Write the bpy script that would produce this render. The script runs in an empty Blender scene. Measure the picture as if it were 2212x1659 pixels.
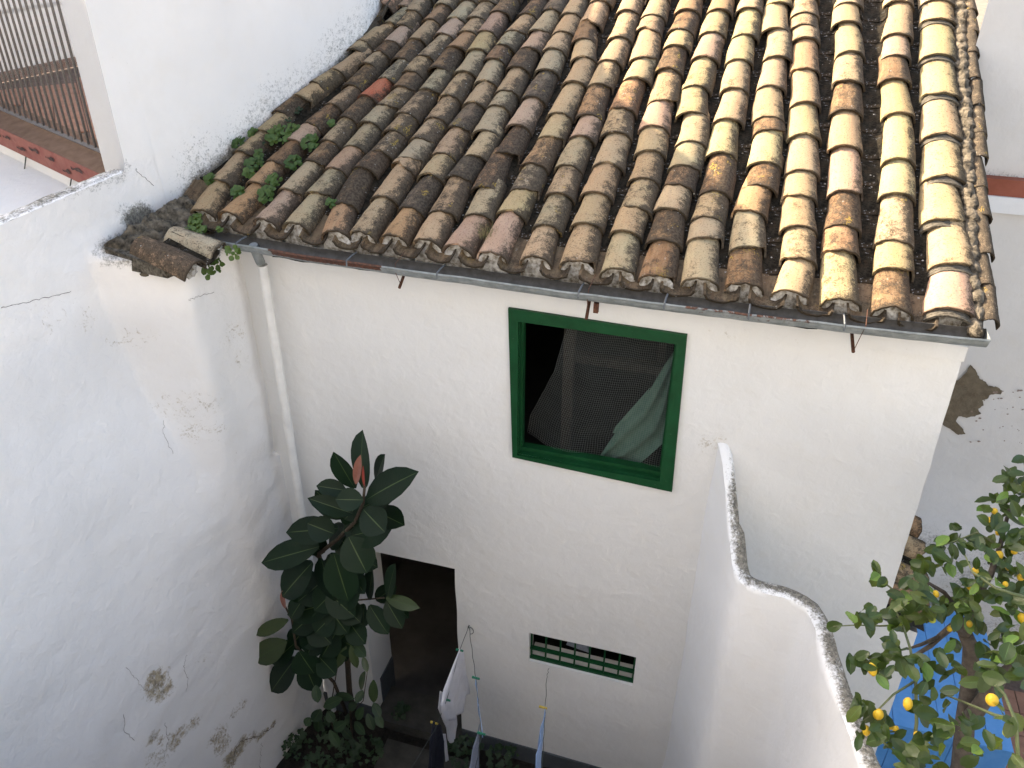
import bpy, bmesh, math, random
from math import radians, sin, cos, pi, sqrt
from mathutils import Vector, Matrix, noise
random.seed(7)
S = bpy.context.scene
COL = S.collection
UP = 7.8                                    # everything is laid out round the eye, then lifted so the ground is z = 0

# ------------------------------------------------------------------ camera
F, PITCH, ROLL, AZ = 1817.0, radians(32.36), radians(.185), radians(106.5)
fw = Vector((cos(AZ)*cos(PITCH), sin(AZ)*cos(PITCH), -sin(PITCH)))
r_ = Vector((sin(AZ), -cos(AZ), 0)); u_ = r_.cross(fw)
rt = r_*cos(ROLL)+u_*sin(ROLL); upv = rt.cross(fw)
cam = bpy.data.cameras.new('camera'); camo = bpy.data.objects.new('camera', cam); COL.objects.link(camo)
cam.sensor_width = 36; cam.lens = F/2212*36; cam.clip_start = .05; cam.clip_end = 2000
camo.matrix_world = Matrix((rt, upv, -fw)).transposed().to_4x4()
S.camera = camo

# ------------------------------------------------------------------ world, sun, exposure
SUN_AZ, SUN_EL = 157.0, 30.0
w = bpy.data.worlds.new('World'); S.world = w; w.use_nodes = True
nt = w.node_tree; nt.nodes.clear()
sky = nt.nodes.new('ShaderNodeTexSky'); sky.sky_type = 'NISHITA'; sky.sun_disc = False
sky.sun_elevation = radians(SUN_EL); sky.sun_rotation = radians(90-SUN_AZ)
sky.dust_density = 4.0; sky.air_density = 1.0; sky.ozone_density = 1.0
bg = nt.nodes.new('ShaderNodeBackground'); bg.inputs[1].default_value = .15
wo = nt.nodes.new('ShaderNodeOutputWorld')
nt.links.new(sky.outputs[0], bg.inputs[0]); nt.links.new(bg.outputs[0], wo.inputs[0])
sl = bpy.data.lights.new('sun', 'SUN'); sl.energy = 3.9; sl.angle = radians(.6); sl.color = (1, .875, .70)
so = bpy.data.objects.new('sun', sl); COL.objects.link(so)
L = Vector((cos(radians(SUN_AZ))*cos(radians(SUN_EL)), sin(radians(SUN_AZ))*cos(radians(SUN_EL)), sin(radians(SUN_EL))))
so.rotation_euler = L.to_track_quat('Z', 'Y').to_euler()
vs = S.view_settings
vs.view_transform = 'Standard'; vs.look = 'None'; vs.gamma = 1; vs.use_curve_mapping = False
vs.exposure = 2.05
try:
    vs.use_white_balance = True; vs.white_balance_temperature = 6950; vs.white_balance_tint = 10
except Exception: pass

# ------------------------------------------------------------------ helpers
def ray(x, y): return rt*((x-1106)/F)-upv*((y-829.5)/F)+fw
def hit(x, y, n, k): n = Vector(n); d = ray(x, y); return d*(k/(n.dot(d)))
def at_y(x, y, k): return hit(x, y, (0, 1, 0), k)
def at_x(x, y, k): return hit(x, y, (1, 0, 0), k)
def at_z(x, y, k): return hit(x, y, (0, 0, 1), k)
def at_d(x, y, t): return ray(x, y)*t
def lerp(a, b, t): return a+(b-a)*t
def sst(a, b, x):
    t = max(0, min(1, (x-a)/(b-a))); return t*t*(3-2*t)
def interp(x, pts):
    if x <= pts[0][0]: return pts[0][1]
    for (a, fa), (b, fb) in zip(pts, pts[1:]):
        if x <= b: return fa+(fb-fa)*(x-a)/(b-a)
    return pts[-1][1]
def nz(x, y, z, s=1.0): return noise.noise(Vector((x*s, y*s, z*s)))
def fb(x, y, z, s=1.0, o=4): return noise.fractal(Vector((x*s, y*s, z*s)), .9, 2.0, o)

def obj(name, me, mat=None, parent=None, smooth=None):
    if isinstance(me, bmesh.types.BMesh):
        m = bpy.data.meshes.new(name); me.to_mesh(m); me.free(); me = m
    o = bpy.data.objects.new(name, me); COL.objects.link(o)
    if mat is not None:
        for mm in (mat if isinstance(mat, (list, tuple)) else [mat]): me.materials.append(mm)
    if smooth is not None:
        for p in me.polygons: p.use_smooth = True
        if smooth < 180: me.set_sharp_from_angle(angle=radians(smooth))
    if parent: o.parent = parent
    return o
def mesh(name, vs_, fs): m = bpy.data.meshes.new(name); m.from_pydata([tuple(v) for v in vs_], [], fs); m.update(); return m
def tag(o, label=None, cat=None, group=None, kind=None):
    if label: o['label'] = label
    if cat: o['category'] = cat
    if group: o['group'] = group
    if kind: o['kind'] = kind
    return o
def thing(name, label, cat, loc=(0, 0, 0), group=None):
    o = bpy.data.objects.new(name, None); COL.objects.link(o); o.location = loc; o.empty_display_size = .2
    return tag(o, label, cat, group)
def part(name, me, mat, parent, smooth=None, label=None):
    o = obj(name, me, mat, parent, smooth)
    o.matrix_parent_inverse = world(parent).inverted()
    if label: o['label'] = label
    return o
def world(o):
    M = Matrix.LocRotScale(o.location, o.rotation_euler, o.scale)
    return world(o.parent) @ o.matrix_parent_inverse @ M if o.parent else M
class MB:
    def __init__(s): s.v = []; s.f = []; s.mi = []
    def add(s, vs_, fs, mi=0):
        b = len(s.v); s.v += [tuple(v) for v in vs_]; s.f += [tuple(i+b for i in f) for f in fs]; s.mi += [mi]*len(fs)
    def box(s, a, b, mi=0):
        x0, y0, z0 = a; x1, y1, z1 = b
        s.add([(x0,y0,z0),(x1,y0,z0),(x1,y1,z0),(x0,y1,z0),(x0,y0,z1),(x1,y0,z1),(x1,y1,z1),(x0,y1,z1)],
              [(3,2,1,0),(4,5,6,7),(0,1,5,4),(1,2,6,5),(2,3,7,6),(3,0,4,7)], mi)
    def hexa(s, p, mi=0):                  # 8 corners: bottom ring 4, top ring 4
        s.add(p, [(3,2,1,0),(4,5,6,7),(0,1,5,4),(1,2,6,5),(2,3,7,6),(3,0,4,7)], mi)
    def tube(s, pts, r, n=6, mi=0, caps=True):
        pts = [Vector(p) for p in pts]; rs = r if isinstance(r, (list, tuple)) else [r]*len(pts)
        ring = []; t0 = None; ref = None
        for i, p in enumerate(pts):
            t = (pts[min(i+1, len(pts)-1)]-pts[max(i-1, 0)])
            if t.length < 1e-7: t = Vector((0, 0, 1))
            t.normalize()
            if ref is None:
                ref = Vector((0, 0, 1)) if abs(t.z) < .9 else Vector((1, 0, 0))
            a = t.cross(ref)
            if a.length < 1e-4: a = t.orthogonal()
            a.normalize(); b = t.cross(a); ref = -b if False else ref
            ring.append([p+(a*cos(2*pi*k/n)+b*sin(2*pi*k/n))*rs[i] for k in range(n)])
        vv = [v for q in ring for v in q]; ff = []
        for i in range(len(pts)-1):
            for k in range(n):
                ff.append((i*n+k, i*n+(k+1) % n, (i+1)*n+(k+1) % n, (i+1)*n+k))
        if caps: ff += [tuple(range(n))[::-1], tuple((len(pts)-1)*n+k for k in range(n))]
        s.add(vv, ff, mi)
    def mesh(s, name):
        m = mesh(name, s.v, s.f)
        if any(s.mi): m.polygons.foreach_set('material_index', s.mi)
        return m

# ------------------------------------------------------------------ materials
def newmat(name):
    m = bpy.data.materials.new(name); m.use_nodes = True
    n = m.node_tree; b = n.nodes['Principled BSDF']; return m, n, b
def N(n, t, **k):
    x = n.nodes.new(t)
    for a, v in k.items(): setattr(x, a, v)
    return x
def noi(n, vec, scale, detail=4, rough=.55, dist=0):
    x = N(n, 'ShaderNodeTexNoise'); x.inputs['Scale'].default_value = scale; x.inputs['Detail'].default_value = detail
    x.inputs['Roughness'].default_value = rough; x.inputs['Distortion'].default_value = dist
    n.links.new(vec, x.inputs['Vector']); return x.outputs['Fac']
def rng(n, val, a, b, c=0, d=1, clamp=True):
    x = N(n, 'ShaderNodeMapRange'); x.clamp = clamp
    for i, q in enumerate((a, b, c, d)):
        if isinstance(q, (int, float)): x.inputs[1+i].default_value = q
        else: n.links.new(q, x.inputs[1+i])
    n.links.new(val, x.inputs[0]); return x.outputs[0]
def mix(n, fac, a, b, mode='MIX'):
    x = N(n, 'ShaderNodeMix'); x.data_type = 'RGBA'; x.blend_type = mode
    for i, q in ((0, fac), (6, a), (7, b)):
        if isinstance(q, (int, float)): x.inputs[i].default_value = q
        elif isinstance(q, (tuple, list)): x.inputs[i].default_value = tuple(q)+((1,) if len(q) == 3 else ())
        else: n.links.new(q, x.inputs[i])
    return x.outputs[2]
def mth(n, op, a, b=0.0):
    x = N(n, 'ShaderNodeMath'); x.operation = op
    for i, q in ((0, a), (1, b)):
        if isinstance(q, (int, float)): x.inputs[i].default_value = q
        else: n.links.new(q, x.inputs[i])
    return x.outputs[0]
def bump(n, h, strength, dist, b, prev=None):
    x = N(n, 'ShaderNodeBump'); x.inputs['Strength'].default_value = strength; x.inputs['Distance'].default_value = dist
    n.links.new(h, x.inputs['Height'])
    if prev is not None: n.links.new(prev, x.inputs['Normal'])
    n.links.new(x.outputs[0], b.inputs['Normal']); return x.outputs[0]
def tc(n, kind='Object'): return N(n, 'ShaderNodeTexCoord').outputs[kind]
def attr(n, name): x = N(n, 'ShaderNodeAttribute'); x.attribute_name = name; return x.outputs['Fac']

def plaster(name, col=(.76, .755, .74), dirtcol=(.10, .09, .07), rough_bump=.5, brush=False):
    m, n, b = newmat(name); v = tc(n)
    big = noi(n, v, 1.1, 3); mid = noi(n, v, 5, 5, .6); fine = noi(n, v, 70, 4, .6); lump = noi(n, v, 9, 4, .5, .4)
    c = mix(n, rng(n, big, .35, .7), tuple(x*.94 for x in col), col)
    c = mix(n, rng(n, mid, .5, .75, 0, .35), c, (col[0]*.93, col[1]*.905, col[2]*.86))
    c = mix(n, attr(n, 'cream'), c, mix(n, rng(n, mid, .4, .7), (.89, .855, .815), (.85, .815, .775)))
    sp = noi(n, v, 38, 3, .7)
    c = mix(n, rng(n, sp, .735, .76, 0, .5), c, (.42, .38, .33))
    d = attr(n, 'dirt'); st = attr(n, 'stain')
    dn = noi(n, v, 26, 8, .75)
    thr = mth(n, 'SUBTRACT', 1.0, d)
    dn2 = noi(n, v, 75, 6, .8)
    dn = mth(n, 'ADD', mth(n, 'MULTIPLY', dn, .5), mth(n, 'MULTIPLY', dn2, .5))
    dm = rng(n, mth(n, 'ADD', mth(n, 'MULTIPLY', dn, .9), mth(n, 'MULTIPLY', d, .36)), .58, .72)
    dm = mth(n, 'MULTIPLY', dm, rng(n, d, .02, .25))
    dc = mix(n, rng(n, noi(n, v, 45, 6, .7), .38, .64), (.045, .04, .028), (.30, .27, .21))
    sn = rng(n, mth(n, 'ADD', mth(n, 'ADD', mth(n, 'MULTIPLY', noi(n, v, 13, 5, .65, 1.2), .5), mth(n, 'MULTIPLY', noi(n, v, 55, 6, .8), .45)), mth(n, 'MULTIPLY', st, .24)), .60, .72)
    c = mix(n, mth(n, 'MULTIPLY', mth(n, 'MULTIPLY', sn, .85), rng(n, st, .02, .3)), c, mix(n, rng(n, noi(n, v, 30, 4), .4, .65), (.40, .32, .19), (.17, .125, .06)))
    c = mix(n, mth(n, 'MULTIPLY', dm, .93), c, dc)
    n.links.new(c, b.inputs['Base Color']); b.inputs['Roughness'].default_value = .9; b.inputs['Specular IOR Level'].default_value = .25
    h = mth(n, 'ADD', mth(n, 'MULTIPLY', lump, 1.0), mth(n, 'MULTIPLY', fine, .10))
    h = mth(n, 'ADD', h, mth(n, 'MULTIPLY', mid, .9))
    bump(n, h, rough_bump, .02, b)
    return m
M = {}
M['plaster'] = plaster('white_plaster')
M['plaster_left'] = plaster('rough_limewash', (.80, .785, .77), rough_bump=.65)
M['plaster_grey'] = plaster('grey_limewash', (.66, .63, .59), rough_bump=.35)
M['plaster_new'] = plaster('fresh_limewash', (.88, .88, .875), rough_bump=.35)
M['own'] = plaster('pale_blue_grey_render', (.50, .525, .56))
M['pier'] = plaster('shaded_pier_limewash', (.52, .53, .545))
M['plaster_cream'] = plaster('cream_limewash', (.90, .865, .82), rough_bump=.2)

def tile_mat():
    m, n, b = newmat('clay_tile')
    oi = N(n, 'ShaderNodeObjectInfo'); v0 = tc(n)
    off = N(n, 'ShaderNodeVectorMath'); off.operation = 'ADD'
    sc = N(n, 'ShaderNodeVectorMath'); sc.operation = 'SCALE'; sc.inputs[3].default_value = 37.0
    cmb = N(n, 'ShaderNodeCombineXYZ')
    n.links.new(oi.outputs['Random'], cmb.inputs[0]); n.links.new(mth(n, 'MULTIPLY', oi.outputs['Random'], 3.7), cmb.inputs[1])
    n.links.new(cmb.outputs[0], sc.inputs[0]); n.links.new(v0, off.inputs[0]); n.links.new(sc.outputs[0], off.inputs[1])
    v = off.outputs[0]
    sep = N(n, 'ShaderNodeSeparateXYZ'); n.links.new(v0, sep.inputs[0])
    base = oi.outputs['Color']; dirt = oi.outputs['Alpha']
    # streaks along the tile
    st = N(n, 'ShaderNodeMapping'); st.inputs['Scale'].default_value = (1, .16, 1); n.links.new(v, st.inputs[0])
    strk = noi(n, st.outputs[0], 55, 4, .6)
    big = noi(n, v, 9, 3)
    c = mix(n, rng(n, big, .35, .65, 0, .55), base, mix(n, .5, base, (.36, .20, .11)))
    c = mix(n, rng(n, strk, .35, .7, 0, .5), c, mix(n, .45, c, (.50, .39, .24)))
    # fine pits
    pits = noi(n, v, 95, 3, .7)
    c = mix(n, rng(n, pits, .56, .64, 0, .65), c, (.10, .072, .045))
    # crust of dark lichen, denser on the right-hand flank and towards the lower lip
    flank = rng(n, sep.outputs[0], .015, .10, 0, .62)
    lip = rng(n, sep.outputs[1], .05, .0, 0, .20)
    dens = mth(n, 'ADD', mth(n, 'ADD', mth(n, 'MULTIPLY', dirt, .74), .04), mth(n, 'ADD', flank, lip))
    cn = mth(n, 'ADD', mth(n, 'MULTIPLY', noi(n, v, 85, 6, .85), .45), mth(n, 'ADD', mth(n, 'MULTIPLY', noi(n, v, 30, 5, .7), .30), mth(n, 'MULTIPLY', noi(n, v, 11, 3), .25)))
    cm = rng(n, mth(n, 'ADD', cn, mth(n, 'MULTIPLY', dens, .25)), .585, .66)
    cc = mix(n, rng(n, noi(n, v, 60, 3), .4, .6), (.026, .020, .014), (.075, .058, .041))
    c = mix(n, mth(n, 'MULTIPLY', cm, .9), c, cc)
    edge = rng(n, sep.outputs[1], .012, .001, 0, .8)  # dark lip face, painting in the shadow under each lip
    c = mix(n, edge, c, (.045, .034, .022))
    # pale lichen spots and a few yellow ones
    vo = N(n, 'ShaderNodeTexVoronoi'); vo.inputs['Scale'].default_value = 42; n.links.new(v, vo.inputs['Vector'])
    vd = mth(n, 'ADD', vo.outputs['Distance'], mth(n, 'MULTIPLY', noi(n, v, 120, 2), .2))
    sel = rng(n, noi(n, v, 13, 3), .60, .66)
    wl = mth(n, 'MULTIPLY', rng(n, vd, .36, .28), mth(n, 'MULTIPLY', sel, rng(n, dirt, .1, .5)))
    c = mix(n, mth(n, 'MULTIPLY', wl, .8), c, (.40, .39, .35))
    ysel = rng(n, noi(n, v, 8, 2), .64, .68)
    yl = mth(n, 'MULTIPLY', rng(n, noi(n, v, 75, 3), .52, .58), mth(n, 'MULTIPLY', ysel, rng(n, dirt, .2, .5)))
    c = mix(n, mth(n, 'MULTIPLY', yl, .7), c, (.42, .28, .05))
    n.links.new(c, b.inputs['Base Color']); b.inputs['Roughness'].default_value = .92; b.inputs['Specular IOR Level'].default_value = .2
    h = mth(n, 'ADD', mth(n, 'MULTIPLY', noi(n, v, 60, 6, .7), 1.0), mth(n, 'MULTIPLY', strk, .5))
    h = mth(n, 'ADD', h, mth(n, 'MULTIPLY', cm, .4))
    bump(n, h, .75, .006, b)
    return m
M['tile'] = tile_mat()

def channel_mat():
    m, n, b = newmat('moss_and_shade_channel'); v = tc(n); oi = N(n, 'ShaderNodeObjectInfo')
    c = mix(n, rng(n, noi(n, v, 30, 7, .8), .4, .62), (.009, .0075, .005), (.040, .033, .023))  # near-black base holds the shade between rows as well as moss
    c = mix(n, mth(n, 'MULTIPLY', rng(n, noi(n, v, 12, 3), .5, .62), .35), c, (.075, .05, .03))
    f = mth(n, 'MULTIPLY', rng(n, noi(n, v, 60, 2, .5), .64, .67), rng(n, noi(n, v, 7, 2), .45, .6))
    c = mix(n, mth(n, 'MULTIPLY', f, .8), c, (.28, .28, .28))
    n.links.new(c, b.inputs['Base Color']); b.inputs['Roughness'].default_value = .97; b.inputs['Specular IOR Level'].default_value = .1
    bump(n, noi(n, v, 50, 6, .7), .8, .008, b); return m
M['channel'] = channel_mat()
def simple(name, col, col2=None, scale=20, rough=.7, bmp=0, bscale=60, metal=0, spec=.4, dist=.004):
    m, n, b = newmat(name); v = tc(n)
    if col2: n.links.new(mix(n, rng(n, noi(n, v, scale, 5, .6), .35, .65), col, col2), b.inputs['Base Color'])
    else: b.inputs['Base Color'].default_value = (*col, 1)
    b.inputs['Roughness'].default_value = rough; b.inputs['Metallic'].default_value = metal
    b.inputs['Specular IOR Level'].default_value = spec
    if bmp: bump(n, noi(n, v, bscale, 4, .6), bmp, dist, b)
    return m
def rusty():
    m, n, b = newmat('galvanised_steel'); v = tc(n)
    c = mix(n, rng(n, noi(n, v, 14, 5, .6), .35, .7), (.17, .19, .19), (.30, .325, .33))
    seg = noi(n, v, 1.3, 2, .5); r = attr(n, 'rust')
    fine = noi(n, v, 24, 7, .72)
    rm = rng(n, mth(n, 'ADD', mth(n, 'MULTIPLY', fine, .6), mth(n, 'MULTIPLY', r, .55)), .56, .61)
    rm = mth(n, 'MULTIPLY', rm, rng(n, r, .03, .12))
    rc = mix(n, rng(n, noi(n, v, 50, 3), .4, .6), (.055, .022, .013), (.12, .046, .026))
    c = mix(n, rm, c, rc)
    inn = attr(n, 'inner')
    ic = mix(n, rng(n, noi(n, v, 18, 5, .6), .4, .7), (.062, .057, .050), (.028, .023, .018))
    c = mix(n, inn, c, ic)
    n.links.new(c, b.inputs['Base Color']); b.inputs['Roughness'].default_value = .55; b.inputs['Metallic'].default_value = .15
    bump(n, fine, .3, .003, b); return m
M['gutter'] = rusty()
M['rust'] = simple('rusty_iron', (.06, .025, .014), (.14, .06, .035), 50, .9, .6, 90)
M['strap'] = simple('dull_zinc_strap', (.09, .10, .105), (.16, .17, .18), 30, .6)
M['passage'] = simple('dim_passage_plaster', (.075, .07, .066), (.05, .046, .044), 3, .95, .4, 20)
M['pvc'] = simple('white_pvc', (.80, .79, .76), (.70, .69, .66), 6, .45)
M['mortar'] = simple('lime_mortar', (.16, .13, .09), (.62, .59, .54), 30, .95, .9, 60, dist=.01)
M['mortar_dark'] = simple('weathered_mortar', (.035, .029, .019), (.17, .148, .115), 42, .95, 1, 70, dist=.01)
M['rubble'] = simple('mossy_broken_mortar', (.022, .017, .010), (.20, .165, .12), 17, .97, 1, 40, dist=.02)
M['deck'] = simple('moss_and_dirt', (.010, .009, .006), (.026, .021, .015), 30, .95, 1, 50, dist=.01)
def green():
    m, n, b = newmat('green_gloss_paint'); v = tc(n)
    c = mix(n, rng(n, noi(n, v, 9, 5, .6), .35, .7), (.004, .046, .014), (.006, .066, .022))
    c = mix(n, rng(n, noi(n, v, 40, 6, .75), .64, .70, 0, .75), c, (.075, .13, .085))
    n.links.new(c, b.inputs['Base Color']); b.inputs['Roughness'].default_value = .5; b.inputs['Specular IOR Level'].default_value = .25
    bump(n, noi(n, v, 30, 5, .6), .5, .004, b); return m
M['green'] = green()
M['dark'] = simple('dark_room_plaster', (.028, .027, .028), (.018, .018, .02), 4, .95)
M['darkwood'] = simple('old_timber', (.012, .010, .008), (.026, .021, .017), 30, .85)
M['net'] = simple('grey_net', (.15, .165, .16), None, rough=.8)
M['gauze'] = simple('green_gauze', (.045, .095, .072), (.065, .12, .092), 20, .8)
M['soil'] = simple('dark_soil', (.010, .0085, .0065), (.028, .023, .017), 8, .98, 1, 25, dist=.03)
M['concrete'] = simple('worn_concrete', (.05, .047, .04), (.08, .075, .064), 7, .9, .5, 40)
M['dado'] = simple('grey_painted_plinth', (.06, .07, .078), (.08, .09, .098), 6, .85, .3, 30)
M['ground'] = simple('ground_earth', (.16, .14, .11), (.22, .19, .15), 2, .95, .4, 10)
M['terracotta'] = simple('terracotta_floor', (.25, .125, .08), (.32, .17, .11), 9, .8, .2, 60)
M['grout'] = simple('dirty_joint', (.09, .06, .045), (.14, .1, .08), 20, .95)
M['redpaint'] = simple('red_oxide_paint', (.22, .065, .055), (.27, .105, .085), 10, .8, .4, 40)
M['blackflake'] = simple('black_flaking_patch', (.03, .022, .022), (.09, .05, .045), 60, .95, .8, 60)
M['bar'] = simple('grey_painted_bar', (.10, .095, .095), (.15, .14, .135), 70, .6, .3, 120)
M['blue'] = simple('blue_painted_boards', (.075, .265, .58), (.11, .31, .64), 7, .55, .4, 30)
M['line'] = simple('clothes_line', (.05, .06, .055), None, rough=.8)
M['white_cloth'] = simple('white_cotton', (.62, .62, .66), (.72, .72, .76), 8, .9, .3, 30, dist=.01)
M['blue_cloth'] = simple('light_blue_towel', (.27, .40, .66), (.35, .49, .75), 40, .95, .5, 120)
M['navy_cloth'] = simple('navy_cloth', (.010, .012, .022), (.02, .022, .034), 20, .9)
M['greycloth'] = simple('grey_blue_towel', (.20, .22, .28), (.28, .31, .38), 60, .95, .5, 100)
M['peg_green'] = simple('green_peg', (.03, .22, .13), None, rough=.5)
M['peg_yellow'] = simple('yellow_peg', (.6, .45, .08), None, rough=.5)
def leafm(name, a, b_, rough=.4, sss=0, scale=6, veins=False, trans=0.0):
    m, n, b = newmat(name); oi = N(n, 'ShaderNodeObjectInfo'); v = tc(n)
    c = mix(n, oi.outputs['Random'], a, b_)
    c = mix(n, rng(n, noi(n, v, scale, 4), .4, .7, 0, .5), c, mix(n, .5, c, (a[0]*.5, a[1]*.6, a[2]*.5)))
    n.links.new(c, b.inputs['Base Color']); b.inputs['Roughness'].default_value = rough
    if trans:
        tr = N(n, 'ShaderNodeBsdfTranslucent'); n.links.new(mix(n, .5, c, (.35, .5, .05)), tr.inputs[0])
        ms = N(n, 'ShaderNodeMixShader'); ms.inputs[0].default_value = trans
        n.links.new(b.outputs[0], ms.inputs[1]); n.links.new(tr.outputs[0], ms.inputs[2])
        n.links.new(ms.outputs[0], n.nodes['Material Output'].inputs[0])
    bump(n, noi(n, v, 40, 3), .25, .004, b)
    return m
M['ficus'] = leafm('rubber_leaf', (.004, .015, .005), (.008, .024, .009), .5)
M['ficus'].node_tree.nodes['Principled BSDF'].inputs['Specular IOR Level'].default_value = .22
M['ficus_rib'] = simple('leaf_midrib', (.045, .075, .02), None, rough=.5)
M['ficus_light'] = leafm('yellowish_rubber_leaf', (.022, .04, .009), (.035, .055, .013), .45)
M['sheath'] = simple('pink_leaf_sheath', (.22, .085, .06), (.28, .12, .085), 20, .5)
M['redbud'] = simple('red_bud', (.28, .05, .035), None, rough=.5)
M['stem'] = simple('brown_stem', (.04, .028, .018), (.075, .055, .035), 40, .85, .6, 80)
M['bark'] = simple('lemon_bark', (.055, .043, .034), (.105, .085, .066), 25, .9, .8, 60)
M['twig'] = simple('green_twig', (.10, .13, .05), (.15, .16, .08), 30, .7)
M['lemonleaf'] = leafm('lemon_leaf', (.020, .046, .007), (.085, .115, .014), .4, trans=.12)
M['lemonleaf2'] = leafm('young_lemon_leaf', (.10, .20, .03), (.17, .27, .05), .4, trans=.2)
M['lemonrib'] = simple('lemon_leaf_rib', (.10, .18, .05), None, rough=.5)
M['lemon'] = simple('lemon_skin', (.62, .38, .022), (.68, .45, .03), 18, .42, .35, 160, dist=.002)
M['limey'] = simple('green_lemon_skin', (.42, .48, .06), (.5, .52, .08), 18, .42, .35, 160, dist=.002)
M['weed'] = leafm('round_weed_leaf', (.03, .072, .010), (.072, .125, .018), .55, scale=30, trans=.1)
M['weed2'] = leafm('dark_weed_leaf', (.008, .026, .006), (.018, .045, .010), .6, scale=20)
M['drygrass'] = simple('dry_grass', (.22, .17, .09), (.12, .13, .05), 40, .9)

# ------------------------------------------------------------------ the setting: grounds
def grid_sheet(name, x0, x1, y0, y1, z, mat, step=.3, amp=.01, kind='structure', label=None):
    nx = max(1, int((x1-x0)/step)); ny = max(1, int((y1-y0)/step))
    vv = [(lerp(x0, x1, i/nx), lerp(y0, y1, j/ny), z+amp*nz(i*.37, j*.37, z)) for j in range(ny+1) for i in range(nx+1)]
    ff = [(j*(nx+1)+i, j*(nx+1)+i+1, (j+1)*(nx+1)+i+1, (j+1)*(nx+1)+i) for j in range(ny) for i in range(nx)]
    o = obj(name, mesh(name, vv, ff), mat, smooth=180); o['kind'] = kind
    return o
ZG = -7.8
g = obj('ground', mesh('ground', [(-600, -600, ZG-.02), (600, -600, ZG-.02), (600, 600, ZG-.02), (-600, 600, ZG-.02)], [(0, 1, 2, 3)]), M['ground']); g['kind'] = 'structure'
grid_sheet('courtyard_soil', -5.0, 1.6, .0, 5.02, ZG, M['soil'], .12, .03)
grid_sheet('courtyard_path', -2.75, -1.75, 2.2, 4.80, ZG+.045, M['concrete'], .25, .004)

# ------------------------------------------------------------------ house: front wall with real openings
house = thing('house', 'white limewashed house with old curved clay tile roof and green framed window', 'house', (-1.1, 5.0, ZG))
XL, XR = -3.72, 1.37
def wall_with_holes(xs, zs, holes, y, depth, warp, nzamp=.009):
    """a sheet of small cells in the plane y, cells inside a hole left out, reveals run back from each hole"""
    vid = {}; V_ = []; F_ = []
    def inh(i, j):
        cx = (xs[i]+xs[i+1])/2; cz = (zs[j]+zs[j+1])/2
        return any(h[0] < cx < h[1] and h[2] < cz < h[3] for h in holes)
    def vert(i, j, k):
        q = (i, j, k)
        if q not in vid:
            x, z = xs[i], zs[j]
            p = warp(x, z)
            yy = y+(depth*k)+(nzamp*(fb(x, 0, z, .8, 3)+.35*nz(x, 1, z, 4)) if k == 0 else 0)
            vid[q] = len(V_); V_.append((p[0], yy, p[1]))
        return vid[q]
    nx, nz_ = len(xs)-1, len(zs)-1
    H = [[inh(i, j) for j in range(nz_)] for i in range(nx)]
    for i in range(nx):
        for j in range(nz_):
            if not H[i][j]:
                F_.append((vert(i, j, 0), vert(i+1, j, 0), vert(i+1, j+1, 0), vert(i, j+1, 0)))
            else:
                for di, dj, a, b in ((-1, 0, (i, j), (i, j+1)), (1, 0, (i+1, j+1), (i+1, j)), (0, -1, (i+1, j), (i, j)), (0, 1, (i, j+1), (i+1, j+1))):
                    ii, jj = i+di, j+dj
                    if 0 <= ii < nx and 0 <= jj < nz_ and not H[ii][jj]:
                        F_.append((vert(*a, 0), vert(*b, 0), vert(*b, 1), vert(*a, 1)))
    return V_, F_
def cuts(a, b, step, extra):
    n = int((b-a)/step); c = [lerp(a, b, i/n) for i in range(n+1)]
    for e in extra: c = [q for q in c if abs(q-e) > step*.45 or q in (a, b)]
    c += list(extra)
    return sorted(set(c))
WX0, WX1, WZ0, WZ1 = -1.43, -.335, -3.93, -2.765      # clear opening of the window
DX0, DX1, DZ1 = -2.95, -2.0, -5.32                   # doorway
GX0, GX1, GZ0, GZ1 = -1.31, -.35, -6.28, -5.905       # barred vent
xs = cuts(XL, XR, .07, [WX0, WX1, DX0, DX1, GX0, GX1]); zs = cuts(ZG-.02, -2.43, .07, [WZ0, WZ1, DZ1, GZ0, GZ1])
def warp(x, z):
    xx = x+sst(.9, 1.37, x)*(.05*(-2.5-z)/2.0 if z > -4.5 else .05+.03*(-4.5-z)/2)
    if x > 1.2: xx += .006*nz(0, 0, z, 6)+.003*nz(0, 3, z, 20)
    if DX0-.05 < x < DX1+.05 and z < -5.0: xx += .008*nz(3, 0, z, 3)
    return xx, z
V_, F_ = wall_with_holes(xs, zs, [(WX0, WX1, WZ0, WZ1), (DX0, DX1, ZG-1, DZ1), (GX0, GX1, GZ0, GZ1)], 5.0, .14, warp)
me = mesh('wall', V_, F_)
at = me.attributes.new('stain', 'FLOAT', 'POINT'); ad = me.attributes.new('dirt', 'FLOAT', 'POINT')
for i, v in enumerate(V_):
    t = sst(-2.74, -2.55, v[2])*sst(-.5, -.2, v[0])*sst(.75, .3, v[0])*.62*(.6+.9*nz(v[0]*7, 0, v[2]*5))+.45*sst(.28, .0, abs(v[0]+1.75))*sst(-2.62, -2.5, v[2])
    at.data[i].value = t+sst(.16, .05, sqrt((v[0]+.0)**2+(v[2]+3.52)**2))*.5
    ad.data[i].value = sst(-7.25, -7.6, v[2])*.25
part('wall', me, M['plaster'], house, 35)
mb = MB()                                             # side wall, back and far gable so the house is a solid box
mb.add([(1.372, 5.0, -2.5), (1.372, 12.0, -.1), (1.46, 12.0, ZG), (1.46, 5.0, ZG)], [(0, 1, 2, 3)])
mb.add([(XL, 12, ZG), (1.46, 12, ZG), (1.372, 12, .0), (XL, 12, .0)], [(0, 1, 2, 3)])
part('side_wall', mb.mesh('side_wall'), M['plaster'], house)
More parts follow.
